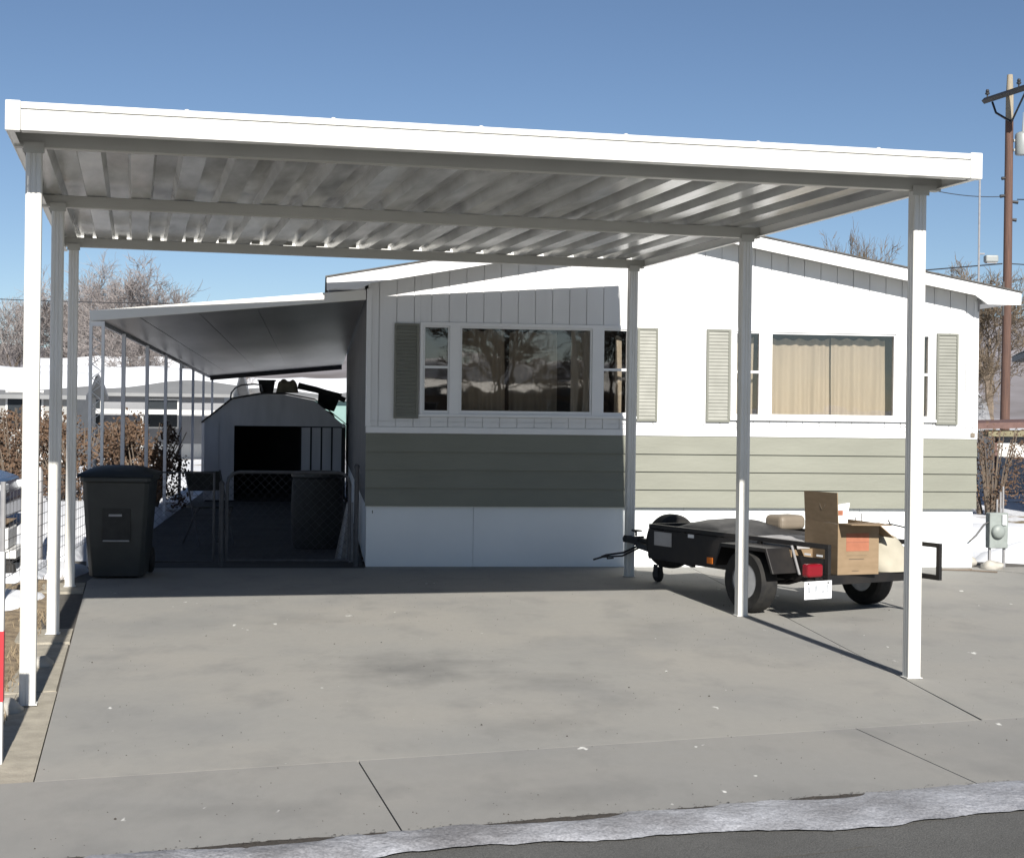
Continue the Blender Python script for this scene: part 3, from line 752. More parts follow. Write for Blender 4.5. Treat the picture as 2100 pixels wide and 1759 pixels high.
# ------------------------------------------------------------------ chain link gates under the awning
def chain(b, x0, x1, z0, z1, y=0, st=.085, r=.0015):
    h_ = z1 - z0; x = x0 - h_
    while x < x1:
        for sgn in (1, -1):
            # line z = z0 + (X-x) or from the other side
            if sgn > 0: a = Vector((x, y, z0)); c = Vector((x + h_, y, z1))
            else: a = Vector((x, y, z1)); c = Vector((x + h_, y, z0))
            ta = max(0, (x0 - a.x) / h_); tb = min(1, (x1 - a.x) / h_)
            if tb > ta:
                b.tube([a.lerp(c, ta), a.lerp(c, tb)], r, 3, cap=False)
        x += st
def gate(name, s0, s1, y, ht, label, round_=.12):
    o = empty(name, HP(s0, y) + (0,), THH, label, 'gate' if name == 'gate' else 'fence')
    w = s1 - s0; b = MB(); r = .017
    if round_:
        pts = [(0, 0, .06), (0, 0, ht - round_)] + [(round_ * (1 - math.cos(a)), 0, ht - round_ + round_ * math.sin(a)) for a in (R(30), R(60), R(90))]
        pts += [(w - round_ + round_ * math.sin(a), 0, ht - round_ + round_ * math.cos(a)) for a in (R(0), R(30), R(60), R(90))] + [(w, 0, .06)]
        b.tube(pts, r, 8); b.tube([(0, 0, .06), (w, 0, .06)], r, 8)
    else:
        b.tube([(0, 0, .05), (0, 0, ht), (w, 0, ht), (w, 0, .05), (0, 0, .05)], r * .85, 8)
    b.build('frame', M['pipe_dark'], o, smooth=True)
    m_ = MB(); chain(m_, .01, w - .01, .06, ht - .01); m_.build('mesh', M['wire'], o, fixn=False)
    return o
gate('gate', -1.40, -.17, 0.05, .955, 'chain link gate with rounded top corners beside the left corner of the home')
gate('chain_link_fence', -2.15, -1.53, 0.05, .945, 'short chain link panel between the gate post and the dark wheeled bin', 0)
for s, h_, lb in ((-1.455, .82, 'steel fence post left of the chain link gate, under the awning'), (-.10, 1.0, 'steel hinge post of the chain link gate, against the wall of the home')):
    o = empty('fence_post', HP(s, .05) + (0,), THH, lb, 'fence post')
    p = MB(); p.tube([(0, 0, 0), (0, 0, h_)], .024, 12); p.build('tube', M['pipe_dark'], o, smooth=True)
    p = MB(); p.lathe([(.028, 0), (.03, .02), (.012, .045)], (0, 0, h_), n=12); p.build('cap', M['pipe_dark'], o, smooth=True)

# ------------------------------------------------------------------ shed at the end of the aisle
sh = empty('garden_shed', HP(-2.41, 10.8) + (0,), THH, 'grey metal shed with gambrel roof and dark open doorway under the awning', 'shed')
SW = 2.36
front = [(0, 0), (0, 1.34), (.46, 1.71), (.95, 1.80), (1.32, 1.80), (1.82, 1.71), (SW, 1.30), (SW, 0)]
b = MB()
def pan(x0, x1, zt0, zt1, y=0):
    n = int((x1 - x0) / .17)
    for i in range(n):
        a = x0 + (x1 - x0) * i / n; c = x0 + (x1 - x0) * (i + 1) / n
        b.box(a + .006, c - .006, y - .018, y, .02, zt0)
        b.box(a, c, y, y + .01, .02, zt0)
pan(0, .50, 1.34, 1.34); pan(1.90, SW, 1.26, 1.26)
b.prism([(0, 1.341), (.46, 1.71), (.95, 1.80), (1.32, 1.80), (1.82, 1.71), (SW, 1.27), (.50, 1.27), (.50, 1.30), (0, 1.30)], -.021, .0185, 'y')
b.box(0, .012, .011, 2.4, 0, 1.34); b.box(SW - .012, SW, .011, 2.4, 0, 1.30)
b.build('wall', M['shed'], sh)
b = MB(); pr = [(-.05, 1.31), (.45, 1.72), (.95, 1.815), (1.32, 1.815), (1.84, 1.72), (SW + .05, 1.27)]
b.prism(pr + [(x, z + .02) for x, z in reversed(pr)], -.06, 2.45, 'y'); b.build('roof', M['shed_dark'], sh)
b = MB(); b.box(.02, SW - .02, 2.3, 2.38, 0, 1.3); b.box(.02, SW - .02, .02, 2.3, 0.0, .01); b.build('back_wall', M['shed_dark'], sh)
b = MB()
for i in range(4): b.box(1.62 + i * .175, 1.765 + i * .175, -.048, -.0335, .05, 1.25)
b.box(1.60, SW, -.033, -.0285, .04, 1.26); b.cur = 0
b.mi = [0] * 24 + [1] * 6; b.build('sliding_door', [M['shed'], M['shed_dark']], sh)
# clutter on the shed roof
def onshed(name, x, y, z, label, cat): return empty(name, HP(-2.41 + x, 10.8 + y) + (z,), THH, label, cat)
o = onshed('storage_crate', 1.02, .5, 1.838, 'small black crate sitting on the peak of the grey shed roof', 'crate')
b = MB(); b.hexa([(-.12, -.1, 0), (.10, -.1, 0), (.10, .1, 0), (-.12, .1, 0)], [(-.15, -.13, .19), (.13, -.13, .19), (.13, .13, .19), (-.15, .13, .19)]); b.build('tub', M['junk_dark'], o, bevel=.01)
b = MB(); b.box(-.165, .145, -.145, .145, .19, .215); b.build('rim', M['junk_dark'], o, bevel=.004)
o = onshed('folded_tarp', 1.36, .6, 1.838, 'crumpled tan tarp bundle on top of the grey shed', 'tarp')
b = MB(); rr = random.Random(4); n = 14; vs = []
for j in range(n + 1):
    for i in range(n + 1):
        u_, v_ = i / n * 2 - 1, j / n * 2 - 1; m_ = max(0, 1 - u_ ** 4) * max(0, 1 - v_ ** 4)
        vs.append((u_ * .19, v_ * .17, .24 * m_ ** .5 * (.85 + .35 * noise.noise(Vector((u_ * 2.4, v_ * 2.4, 1))))))
b.add(vs, [(j * (n + 1) + i, j * (n + 1) + i + 1, (j + 1) * (n + 1) + i + 1, (j + 1) * (n + 1) + i) for j in range(n) for i in range(n)])
b.build('bundle', M['junk_tan'], o, smooth=True)
o = onshed('roll_of_felt', 1.5, .4, 1.84, 'long dark roll sagging down the right slope of the shed roof', 'roll')
b = MB(); b.tube([(0.05, .1, .12), (.35, .05, .055), (.62, .02, -.02), (.85, 0, -.12)], [.06, .055, .05, .045], 10); b.build('roll', M['junk_dark'], o, smooth=True)
o = onshed('pipe_hoop', .40, .35, 1.66, 'grey bent pipe hoop standing on the left slope of the shed roof', 'pipe')
b = MB(); b.tube([(0, 0, 0), (.02, 0, .16), (.09, 0, .25), (.2, 0, .30), (.42, 0, .315), (.52, 0, .30), (.55, 0, .19)], .014, 8); b.build('pipe', M['galv'], o, smooth=True)
o = onshed('plastic_tote', 2.02, .6, 1.56, 'tilted dark tote leaning between the shed roof and the home wall', 'tote')
o.rotation_euler = (0, R(14), THH)
b = MB(); b.hexa([(-.15, -.14, 0), (.15, -.14, 0), (.15, .14, 0), (-.15, .14, 0)], [(-.2, -.17, .30), (.19, -.17, .30), (.19, .17, .30), (-.2, .17, .30)]); b.build('tub', M['junk_dark'], o, bevel=.01)
b = MB(); b.box(-.215, .205, -.18, .18, .30, .33); b.build('lid', M['junk_dark'], o, bevel=.006)
o = onshed('branch_bundle', 2.02, .3, 1.48, 'bundle of pale sticks at the right edge of the shed roof', 'sticks')
b = MB(); rr = random.Random(9)
for k in range(12): b.tube([(rr.uniform(-.14, -.1), rr.uniform(-.1, .1), .10 + rr.uniform(0, .06)), (rr.uniform(.05, .16), rr.uniform(-.1, .1), -.12 + rr.uniform(0, .14))], .009, 5)
b.build('sticks', M['junk_tan'], o)

# things standing in the dark aisle
o = empty('plastic_barrel', HP(-.50, 2.2) + (0,), THH, 'dark round barrel standing in the shade behind the gate', 'barrel')
b = MB(); b.lathe([(.26, 0), (.29, .1), (.30, .45), (.29, .75), (.27, .82)], (0, 0, 0), n=24); b.build('drum', M['junk_dark'], o, smooth=True)
b = MB(); b.lathe([(.28, .80), (.30, .82), (.30, .86), (.22, .88)], (0, 0, 0), n=24); b.build('lid', M['bin'], o, smooth=True)
o = empty('draped_cloth', HP(-.16, .30) + (0,), THH, 'pale cloth hanging on the gate post beside the home corner', 'cloth')
b = MB(); vs = []
for j in range(13):
    for i in range(10):
        q = j / 12; x = (i / 9 - .5) * (.07 + .13 * q); vs.append((x - .06 * q, .03 * math.sin(i * 1.6) * q + .0, .62 * (1 - q) + .02))
b.add(vs, [(j * 10 + i, j * 10 + i + 1, (j + 1) * 10 + i + 1, (j + 1) * 10 + i) for j in range(12) for i in range(9)]); ob = b.build('sheet', M['tarp'], o, smooth=True)
o = empty('folding_chair', HP(-1.75, 2.6) + (0,), THH + .5, 'folding chair in the shade behind the chain link panel', 'chair')
for sx in (-.22, .22):
    b = MB(); b.tube([(sx, -.22, 0), (sx, .2, .85)], .012, 6); b.tube([(sx, .24, 0), (sx, -.18, .45)], .012, 6); b.build('leg', M['pipe_dark'], o)
b = MB(); b.box(-.21, .21, -.2, .18, .43, .45); b.build('seat', M['junk_dark'], o); b = MB(); b.hexa([(-.21, .09, .62), (.21, .09, .62), (.21, .105, .62), (-.21, .105, .62)], [(-.21, .19, .84), (.21, .19, .84), (.21, .205, .84), (-.21, .205, .84)]); b.build('backrest', M['junk_dark'], o)

# ------------------------------------------------------------------ wheeled bin
bn = empty('wheeled_bin', (-3.70, 14.98, 0), R(6), 'tall dark green wheeled rubbish bin by the left rear carport post', 'bin')
b = MB(); rings = [(.245, .27, .02), (.27, .30, .30), (.295, .33, .70), (.305, .345, .90), (.325, .365, .905), (.325, .365, .95)]
vs = []
for (hx, hy, z) in rings:
    c = .04
    vs += [(-hx + c, -hy, z), (hx - c, -hy, z), (hx, -hy + c, z), (hx, hy - c, z), (hx - c, hy, z), (-hx + c, hy, z), (-hx, hy - c, z), (-hx, -hy + c, z)]
F = [tuple(range(8))[::-1], tuple(range(40, 48))]
for i in range(5):
    for k in range(8): F.append((i * 8 + k, i * 8 + (k + 1) % 8, (i + 1) * 8 + (k + 1) % 8, (i + 1) * 8 + k))
b.add(vs, F); b.build('body', M['bin'], bn, bevel=.008)
b = MB(); n = 12; vs = []
for j, yy in enumerate((-.385, -.34, 0, .30, .37)):
    for i in range(n + 1):
        u_ = i / n * 2 - 1; x = u_ * .345; z = .975 + .075 * (1 - u_ ** 4) * (1 - (abs(yy) / .385) ** 3) 
        if j == 0: z = .952
        vs.append((x, yy, z))
top = len(vs); vs += [(x, y, .952) for (x, y, z) in vs[:top]]
F = []
for j in range(4):
    for i in range(n): a = j * (n + 1) + i; F += [(a, a + 1, a + n + 2, a + n + 1), (top + a, top + a + n + 1, top + a + n + 2, top + a + 1)]
for j in range(4): F += [(j * (n + 1), (j + 1) * (n + 1), top + (j + 1) * (n + 1), top + j * (n + 1)), (j * (n + 1) + n, top + j * (n + 1) + n, top + (j + 1) * (n + 1) + n, (j + 1) * (n + 1) + n)]
b.add(vs, F); b.build('lid', M['bin'], bn, smooth=True)
b = MB(); b.box(-.12, .14, -.330, -.318, .36, .66); b.build('front_recess', M['junk_dark'], bn, bevel=.004)
b = MB(); b.box(-.11, .13, -.348, -.331, .352, .366); b.build('catch_bar', M['galv'], bn, bevel=.003)
b = MB(); b.box(-.06, .06, -.336, -.3305, .585, .605); b.build('label_strip', M['tarp'], bn)
for sx in (-.25, .25):
    b = MB(); b.lathe([(.03, -.03), (.11, -.03), (.125, -.015), (.125, .015), (.11, .03), (.03, .03)], (sx, .30, .127), (1, 0, 0), 20); b.build('wheel', M['rubber'], bn, smooth=True)

# ------------------------------------------------------------------ utility trailer
tr = empty('utility_trailer', (2.50, 13.20, 0), TTR, 'black two wheeled utility trailer loaded with boxes beside the right rear of the carport', 'trailer')
XLt, XRt, YR, YFt = -.45, .53, -.72, 1.66; DZ, RT = .355, .60
b = MB()
b.box(XLt, XLt + .05, YR, YFt, DZ - .07, DZ - .01); b.box(XRt - .05, XRt, YR, YFt, DZ - .07, DZ - .01)
b.box(XLt + .051, XRt - .051, YR, YR + .05, DZ - .07, DZ - .01); b.box(XLt + .051, XRt - .051, YFt - .05, YFt, DZ - .07, DZ - .01)
for y in (-.2, .4, 1.0): b.box(XLt + .051, XRt - .051, y, y + .04, DZ - .06, DZ - .011)
b.build('chassis', M['black'], tr)
b = MB(); b.box(XLt, XRt, YR, YFt, DZ - .0095, DZ + .004); b.build('deck', M['black'], tr)
# side rails
def rail(x0, x1, name='side_rail'):
    b = MB()
    b.box(x0, x1, YR, YFt, RT - .038, RT)
    for y in (YR, -.32, .1, .62, 1.14, YFt - .04): b.box(x0 + .002, x1 - .002, y, y + .04, DZ + .005, RT - .0385)
    return b.build(name, M['black'], tr, bevel=.002)
rail(XLt, XLt + .035); rail(XRt - .035, XRt)
b = MB(); b.box(XLt + .036, XRt - .036, YFt - .036, YFt, RT - .04, RT + .0); b.box(XLt + .03, XRt - .03, YFt - .012, YFt - .004, DZ + .005, RT - .041); b.build('headboard', M['black'], tr)
b = MB(); b.box(XLt - .006, XLt - .001, .36, YFt + .0, DZ - .05, RT - .045); b.build('side_panel', M['black'], tr)
b = MB(); b.box(XLt - .012, XLt - .0065, 1.30, 1.56, DZ + .06, RT - .06); b.build('grey_panel', M['tarp'], tr, bevel=.01)
b = MB(); b.box(XLt + .01, XLt + .02, -.70, .1, DZ + .005, DZ + .13); b.build('tail_panel', M['black'], tr)
# far side end frame
b = MB(); b.box(XRt - .033, XRt - .002, YR - .22, YR - .001, RT - .036, RT - .002); b.box(XRt - .033, XRt - .002, YR - .255, YR - .2205, DZ - .05, RT - .002); b.box(XRt - .033, XRt - .002, YR - .22, YR - .001, DZ - .05, DZ - .01); b.build('end_frame', M['black'], tr)
# tongue
b = MB()
for sx in (-.36, .40):
    b.hexa([(sx - .02, 1.1, .25), (sx + .02, 1.1, .25), (.06 if sx > 0 else -.0, 2.42, .30), (.02 if sx > 0 else -.04, 2.42, .30)], [(sx - .02, 1.1, .30), (sx + .02, 1.1, .30), (.06 if sx > 0 else -.0, 2.42, .36), (.02 if sx > 0 else -.04, 2.42, .36)])
b.hexa([(-.035, 1.66, .29), (.055, 1.66, .29), (.04, 2.5, .32), (-.02, 2.5, .32)], [(-.035, 1.66, .37), (.055, 1.66, .37), (.04, 2.5, .40), (-.02, 2.5, .40)])
b.build('tongue', M['black'], tr, bevel=.004)
b = MB(); b.hexa([(-.03, 2.42, .33), (.05, 2.42, .33), (.05, 2.66, .345), (-.03, 2.66, .345)], [(-.03, 2.42, .415), (.05, 2.42, .415), (.04, 2.66, .39), (-.02, 2.66, .39)])
b.lathe([(.045, -.035), (.052, 0), (.04, .03)], (.01, 2.64, .375), n=14)
b.tube([(.01, 2.50, .41), (.01, 2.50, .45), (.01, 2.56, .46)], .012, 8); b.box(-.02, .04, 2.44, 2.54, .455, .47)
b.build('coupler', M['dark_metal'], tr, bevel=.003)
b = MB(); b.tube([(.01, 2.40, .34), (-.05, 2.62, .24), (-.10, 2.84, .20), (-.06, 2.98, .17)], .011, 6); b.tube([(.0, 2.38, .32), (-.08, 2.60, .21), (-.16, 2.82, .185), (-.13, 3.02, .14)], .010, 6)
b.tube([(-.10, 2.84, .20), (-.13, 2.78, .17), (-.1, 2.72, .18)], .008, 6)
b.build('safety_chain', M['dark_metal'], tr, smooth=True)
def tyre_mb(c, ax, Rr, w, rim):
    b = MB(); b.lathe([(rim, -w * .42), (Rr * .90, -w * .5), (Rr * .985, -w * .38), (Rr, -w * .2), (Rr, w * .2), (Rr * .985, w * .38), (Rr * .90, w * .5), (rim, w * .42), (rim * .92, 0)], c, ax, 40, close=True); return b
def wheel(cx_, cy_, cz_, ax, Rr, w, out, name='wheel'):
    o = tyre_mb((0, 0, 0), ax, Rr, w, Rr * .56).build(name, M['rubber'], tr, smooth=True, loc=(cx_, cy_, cz_))
    rm = MB(); r1 = Rr * .565; s = out
    rm.lathe([(r1, -w * .40), (r1 * 1.02, -w * .43), (r1 * .93, -w * .30), (r1 * .80, s * w * .05), (r1 * .55, s * w * .16), (r1 * .28, s * w * .10), (r1 * .26, s * w * .28), (r1 * .1, s * w * .34)], (0, 0, 0), ax, 32)
    rm.lathe([(r1 * .94, w * .25), (r1 * 1.03, w * .43), (r1 * .98, w * .44), (r1 * .90, w * .25)], (0, 0, 0), ax, 32, close=True)
    rm.build('rim', M['rim'], o, smooth=True)
    axv = Vector(ax); u = axv.orthogonal().normalized(); v = axv.cross(u)
    for k in range(5):
        an = 2 * math.pi * k / 5; c = (u * math.cos(an) + v * math.sin(an)) * r1 * .42
        nut = MB(); nut.tube([c + axv * s * w * .12, c + axv * s * w * .27], .010, 6); nut.build('wheel_nut', M['rim'], o)
    return o
wheel(-.625, 0, .26, (1, 0, 0), .26, .165, -1); wheel(.645, 0, .26, (1, 0, 0), .26, .165, -1)
wheel(.01, 1.93, .405, (0, 1, 0), .255, .15, 1, 'spare_wheel')
b = MB(); b.box(-.56, .58, -.03, .03, .235, .285); b.build('axle', M['black'], tr)
b = MB()
for sx in (-.40, .46): b.tube([(sx, -.38, .30), (sx, -.2, .25), (sx, 0, .235), (sx, .2, .25), (sx, .38, .30)], .018, 6)
b.build('leaf_spring', M['black'], tr)
# fenders: flat topped with sloped ends
def fender(x0, x1):
    P = [(-.38, .35), (-.29, .545), (.29, .545), (.38, .35)]; th = .012
    Q = [(-.368, .35), (-.282, .533), (.282, .533), (.368, .35)]
    b = MB(); b.prism(P + Q[::-1], x0, x1, 'x')
    xs = x1 - .006 if x0 > 0 else x0
    lip = [(-.38, .35), (-.29, .545), (.29, .545), (.38, .35), (.355, .35), (.275, .515), (-.275, .515), (-.355, .35)]
    b.prism(lip, x0 - .004 if x0 < 0 else x1, x0 - .0005 if x0 < 0 else x1 + .004, 'x')
    return b.build('fender', M['black'], tr, bevel=.004)
fender(-.712, -.456); fender(.536, .76)
b = MB(); b.hexa([(-.4790, -.418, .34), (-.46, -.418, .34), (-.46, -.408, .34), (-.479, -.408, .34)], [(-.479, -.320, .565), (-.46, -.320, .565), (-.46, -.31, .565), (-.479, -.31, .565)])
ob = b.build('fender_edge', M['galv'], tr)
# jack
b = MB(); b.tube([(.0, 2.12, .18), (.0, 2.12, .52)], .02, 10); b.box(-.03, .03, 2.09, 2.15, .27, .40); b.tube([(0, 2.12, .50), (.0, 2.12, .16)], .014, 8)
b.prism([(2.08, .05), (2.16, .05), (2.15, .17), (2.09, .17)], -.032, -.026, 'x'); b.prism([(2.08, .05), (2.16, .05), (2.15, .17), (2.09, .17)], .026, .032, 'x')
b.build('jack', M['dark_metal'], tr)
b = MB(); b.lathe([(.02, -.022), (.06, -.022), (.072, -.01), (.072, .01), (.06, .022), (.02, .022)], (0, 2.12, .073), (1, 0, 0), 20); b.build('jack_wheel', M['rubber'], tr, smooth=True)
# lights, plate, reflectors
b = MB(); b.tube([(-.456, -.66, .325), (-.62, -.68, .33)], .014, 6); b.box(-.56, -.52, -.70, -.66, .30, .35); b.build('lamp_bracket', M['black'], tr)
b = MB(); b.box(-.655, -.495, -.725, -.64, .35, .455); b.build('tail_lamp', M['red'], tr, bevel=.022, seg=3)
b = MB(); b.box(-.70, -.42, -.735, -.731, .185, .325); pl = b.build('licence_plate', M['plate'], tr, bevel=.0015)
b = MB()
rr = random.Random(2)
for x, w_, za, zb in ((-.67, .03, .235, .285), (-.625, .012, .225, .27), (-.60, .03, .245, .29), (-.555, .01, .215, .285), (-.53, .035, .23, .25), (-.48, .022, .235, .295), (-.64, .09, .200, .206)): b.box(x, x + w_, -.7365, -.7355, za, zb)
b.build('plate_marks', M['plate_mark'], pl)
b = MB(); b.lathe([(.008, 0), (.007, .004)], (-.66, -.7352, .308), (0, -1, 0), 8); b.lathe([(.008, 0), (.007, .004)], (-.46, -.7352, .308), (0, -1, 0), 8); b.build('plate_bolt', M['ink'], pl)
b = MB(); b.box(XLt - .02, XLt - .013, .70, .78, DZ - .035, DZ + .02); b.build('side_marker', M['amber'], tr, bevel=.003)
b = MB(); b.box(XLt - .011, XLt - .0065, .98, 1.06, RT - .030 - .05, RT - .05)
b.build('sticker', M['plate'], tr)
b = MB()
for y in (-.66, -.52): b.box(XLt - .003, XLt - .001 + .0, y, y + .07, .50, .515)
b.build('reflector', M['plate'], tr)
b = MB(); b.tube([(-.44, -.36, .33), (-.43, -.18, .26), (-.40, -.02, .24)], .012, 6); b.build('strap_iron', M['black'], tr)

# load on the trailer -------------------------------------------------
def on_tr(name, x, y, z, rz, label, cat):
    p = vec2(TTR, x, y, (2.50, 13.20)); return empty(name, (p[0], p[1], z), rz, label, cat)
DK = DZ + .0045
# big open carton: front left corner at world (2.52,12.37)
bx = empty('cardboard_box', (2.575, 12.42, DK), R(19), 'large open cardboard box with orange label and raised flap at the rear of the trailer', 'box')
BW, BD, BH, t_ = .37, .52, .40, .006
b = MB(); b.box(0, BW, 0, t_, 0, BH); b.box(0, BW, BD - t_, BD, 0, BH); b.box(0, t_, t_ + .0005, BD - t_ - .0005, 0, BH); b.box(BW - t_, BW, t_ + .0005, BD - t_ - .0005, 0, BH); b.box(t_, BW - t_, t_, BD - t_, 0, t_)
b.build('carton', M['card'], bx)
b = MB(); b.hexa([(0, 0.001, BH + .001), (t_, 0.001, BH + .001), (t_, BD - .001, BH + .001), (0, BD - .001, BH + .001)], [(-.012, 0.0, BH + .245), (-.006, 0.0, BH + .245), (-.006, BD, BH + .235), (-.012, BD, BH + .235)]); b.build('flap', M['card'], bx)
b = MB(); b.hexa([(0.006, -.19, BH + .004), (BW - .0, -.19, BH - .006), (BW - .002, .0, BH + .001), (0.002, .0, BH + .001)], [(0.006, -.19, BH + .010), (BW - .0, -.19, BH + .0), (BW - .002, .0, BH + .007), (0.002, .0, BH + .007)]); b.build('flap', M['card'], bx)
b = MB(); b.hexa([(BW + .001, .02, BH - .004), (BW + .15, .02, BH - .12), (BW + .15, BD - .03, BH - .12), (BW + .001, BD - .03, BH - .004)], [(BW + .003, .02, BH + .002), (BW + .155, .02, BH - .114), (BW + .155, BD - .03, BH - .114), (BW + .003, BD - .03, BH + .002)]); b.build('flap', M['card'], bx)
b = MB(); b.hexa([(0.01, BD - .004, BH + .001), (BW - .01, BD - .004, BH + .001), (BW - .01, BD + .002, BH + .001), (.01, BD + .002, BH + .001)], [(0.04, BD + .05, BH + .15), (BW - .10, BD + .05, BH + .16), (BW - .10, BD + .056, BH + .16), (.04, BD + .056, BH + .15)]); b.build('flap', M['card_in'], bx)
b = MB(); b.box(.075, .28, -.0015, -.0005, .185, .325); b.build('printed_label', M['orange'], bx)
b = MB(); b.box(.10, .235, -.0015, -.0005, .120, .1235); b.box(.13, .19, -.0015, -.0005, .028, .031); b.box(.08, .26, -.0014, -.0005, .150, .1512)
b.box(.0745, .2805, -.0022, -.0016, .254, .2555)
b.build('printed_line', M['ink'], bx)
b = MB(); b.tube([(-.0065, .17, BH + .19), (-.0068, .20, BH + .13), (-.0065, .235, BH + .10), (-.0068, .27, BH + .13), (-.0065, .28, BH + .18)], .0012, 4); b.build('printed_mark', M['tan'], bx)
# white foam packing standing in the carton
o = empty('foam_packing', (2.66, 12.85, DK + .10), R(13), 'white foam packing sticking up out of the open cardboard box', 'packing')
b = MB(); b.prism([(-.10, 0), (.10, 0), (.09, .34), (.11, .44), (-.02, .42), (-.10, .46)], 0, .05, 'y'); b.build('slab', M['foam'], o, bevel=.006)
b = MB(); b.box(-.02, .045, -.0025, -.0005, .34, .38); b.build('red_stamp', M['orange'], o)
# small carton low inside bed
o = empty('small_carton', (2.33, 12.86, DK), R(31), 'small brown carton low in the trailer behind the tail lamp', 'box')
b = MB(); b.box(-.16, .12, -.12, .14, 0, .17); b.build('carton', M['card'], o, bevel=.003); b = MB(); b.box(-.03, .03, -.121, .141, .1705, .172); b.build('tape', M['tan'], o)
# cream sack
o = empty('sack', (3.10, 12.86, DK), R(20), 'slumped cream coloured sack to the right of the open cardboard box', 'sack')
b = MB(); n1, n2 = 22, 14; vs = []
for j in range(n2 + 1):
    q = j / n2
    for i in range(n1):
        a = 2 * math.pi * i / n1; rr_ = 1 - .55 * q ** 1.6
        wob = 1 + .10 * noise.noise(Vector((math.cos(a) * 1.7, math.sin(a) * 1.7, q * 3))) + .03 * math.sin(5 * a + q * 7)
        vs.append(((.22 * rr_ * math.cos(a)) * wob - .055 * q, .15 * rr_ * math.sin(a) * wob, .29 * q * (1 + .08 * math.cos(a - 2.6))))
vs.append((-.06, 0, .30)); vs.append((0, 0, 0))
F = [(j * n1 + i, j * n1 + (i + 1) % n1, (j + 1) * n1 + (i + 1) % n1, (j + 1) * n1 + i) for j in range(n2) for i in range(n1)]
F += [(n2 * n1 + i, n2 * n1 + (i + 1) % n1, len(vs) - 2) for i in range(n1)] + [((i + 1) % n1, i, len(vs) - 1) for i in range(n1)]
b.add(vs, F); b.build('sack_body', M['cream'], o, smooth=True)
# white boards + stick behind the sack
o = empty('white_board_offcuts', (3.02, 13.16, DK), R(24), 'white board offcuts standing behind the cream sack on the trailer', 'boards')
b = MB(); b.box(-.17, -.145, 0, .02, 0, .41); b.box(-.11, -.075, .0, .02, 0, .44); b.hexa([(-.07, .03, 0), (.24, .03, 0), (.24, .045, 0), (-.07, .045, 0)], [(-.07, .05, .45), (.20, .05, .38), (.20, .065, .38), (-.07, .065, .45)])
b.build('boards', M['foam'], o)
o = empty('branch', (3.15, 12.95, DK + .30), R(10), 'thin dark stick lying over the sack and boards on the trailer', 'stick')
b = MB(); b.tube([(-.14, 0, .06), (-.02, .02, .065), (.14, .03, .03), (.24, .03, .01)], .007, 6); b.tube([(-.03, .02, .065), (-.05, .02, .10)], .006, 5); b.build('twig', M['dark_metal'], o)
# grey sheet over bed and dark tarp hump in front
def drape(name, x0, x1, y0, y1, zf, m, label, cat, n=22):
    o = on_tr(name, (x0 + x1) / 2, (y0 + y1) / 2, DK, TTR, label, cat); cx_, cy_ = (x0 + x1) / 2, (y0 + y1) / 2
    b = MB(); vs = []
    for j in range(n + 1):
        for i in range(n + 1):
            u_, v_ = i / n, j / n; x = x0 + (x1 - x0) * u_; y = y0 + (y1 - y0) * v_
            vs.append((x - cx_, y - cy_, zf(u_, v_)))
    k = len(vs); vs += [(x, y, 0.002) for (x, y, z) in vs]
    F = [(j * (n + 1) + i, j * (n + 1) + i + 1, (j + 1) * (n + 1) + i + 1, (j + 1) * (n + 1) + i) for j in range(n) for i in range(n)]
    for i in range(n):
        F += [(i, k + i, k + i + 1, i + 1), (n * (n + 1) + i, n * (n + 1) + i + 1, k + n * (n + 1) + i + 1, k + n * (n + 1) + i)]
        F += [(i * (n + 1), (i + 1) * (n + 1), k + (i + 1) * (n + 1), k + i * (n + 1)), (i * (n + 1) + n, k + i * (n + 1) + n, k + (i + 1) * (n + 1) + n, (i + 1) * (n + 1) + n)]
    b.add(vs, F); b.build('cover', m, o, smooth=True); return o
hump = lambda u_, v_: .215 + .10 * math.sin(math.pi * u_) ** .7 * math.sin(math.pi * v_) ** .7 + .015 * noise.noise(Vector((u_ * 5, v_ * 7, 0)))
drape('tarp_bundle', -.36, .46, .50, 1.55, hump, M['tarp_dark'], 'dark tarp covering the load at the front of the trailer', 'tarp')
flat = lambda u_, v_: .205 + .03 * math.sin(math.pi * u_) ** .5 * math.sin(math.pi * v_) ** .5 + .010 * noise.noise(Vector((u_ * 4, v_ * 6, 3)))
drape('grey_sheet', -.39, .20, -.28, .47, flat, M['tarp'], 'light grey sheet spread over the middle of the trailer bed', 'sheet')
o = on_tr('tan_bucket', .36, .72, DK + .235, TTR, 'small tan rounded tub on the dark tarp of the trailer', 'tub')
b = MB(); b.box(-.15, .14, -.12, .12, 0, .13); b.build('tub', M['tan'], o, bevel=.045, seg=4)

# ------------------------------------------------------------------ utility pedestal right of the home
pd = empty('electric_meter_pedestal', (5.21, 16.95, -.02), R(12), 'grey green electric meter box on two legs beside the right corner of the home', 'meter box')
b = MB(); b.box(-.10, .115, -.05, .05, .22, .60); b.build('cabinet', M['meter'], pd, bevel=.01)
b = MB(); b.lathe([(.075, 0), (.075, .03), (.06, .05), (.02, .06)], (-.01, -.05, .40), (0, -1, 0), 24); b.build('meter', M['meter'], pd, smooth=True)
b = MB(); b.box(.035, .085, -.075, -.051, .47, .58); b.build('breaker_door', M['plate'], pd, bevel=.004)
for sx in (-.075, .095):
    b = MB(); b.box(sx - .012, sx + .012, -.012, .012, 0, .22); b.build('leg', M['galv'], pd)
for sx in (.02, .06, .09):
    b = MB(); b.tube([(sx, .02, .60), (sx, .02, .70 + sx * 2)], .011, 8); b.build('conduit', M['galv'], pd)
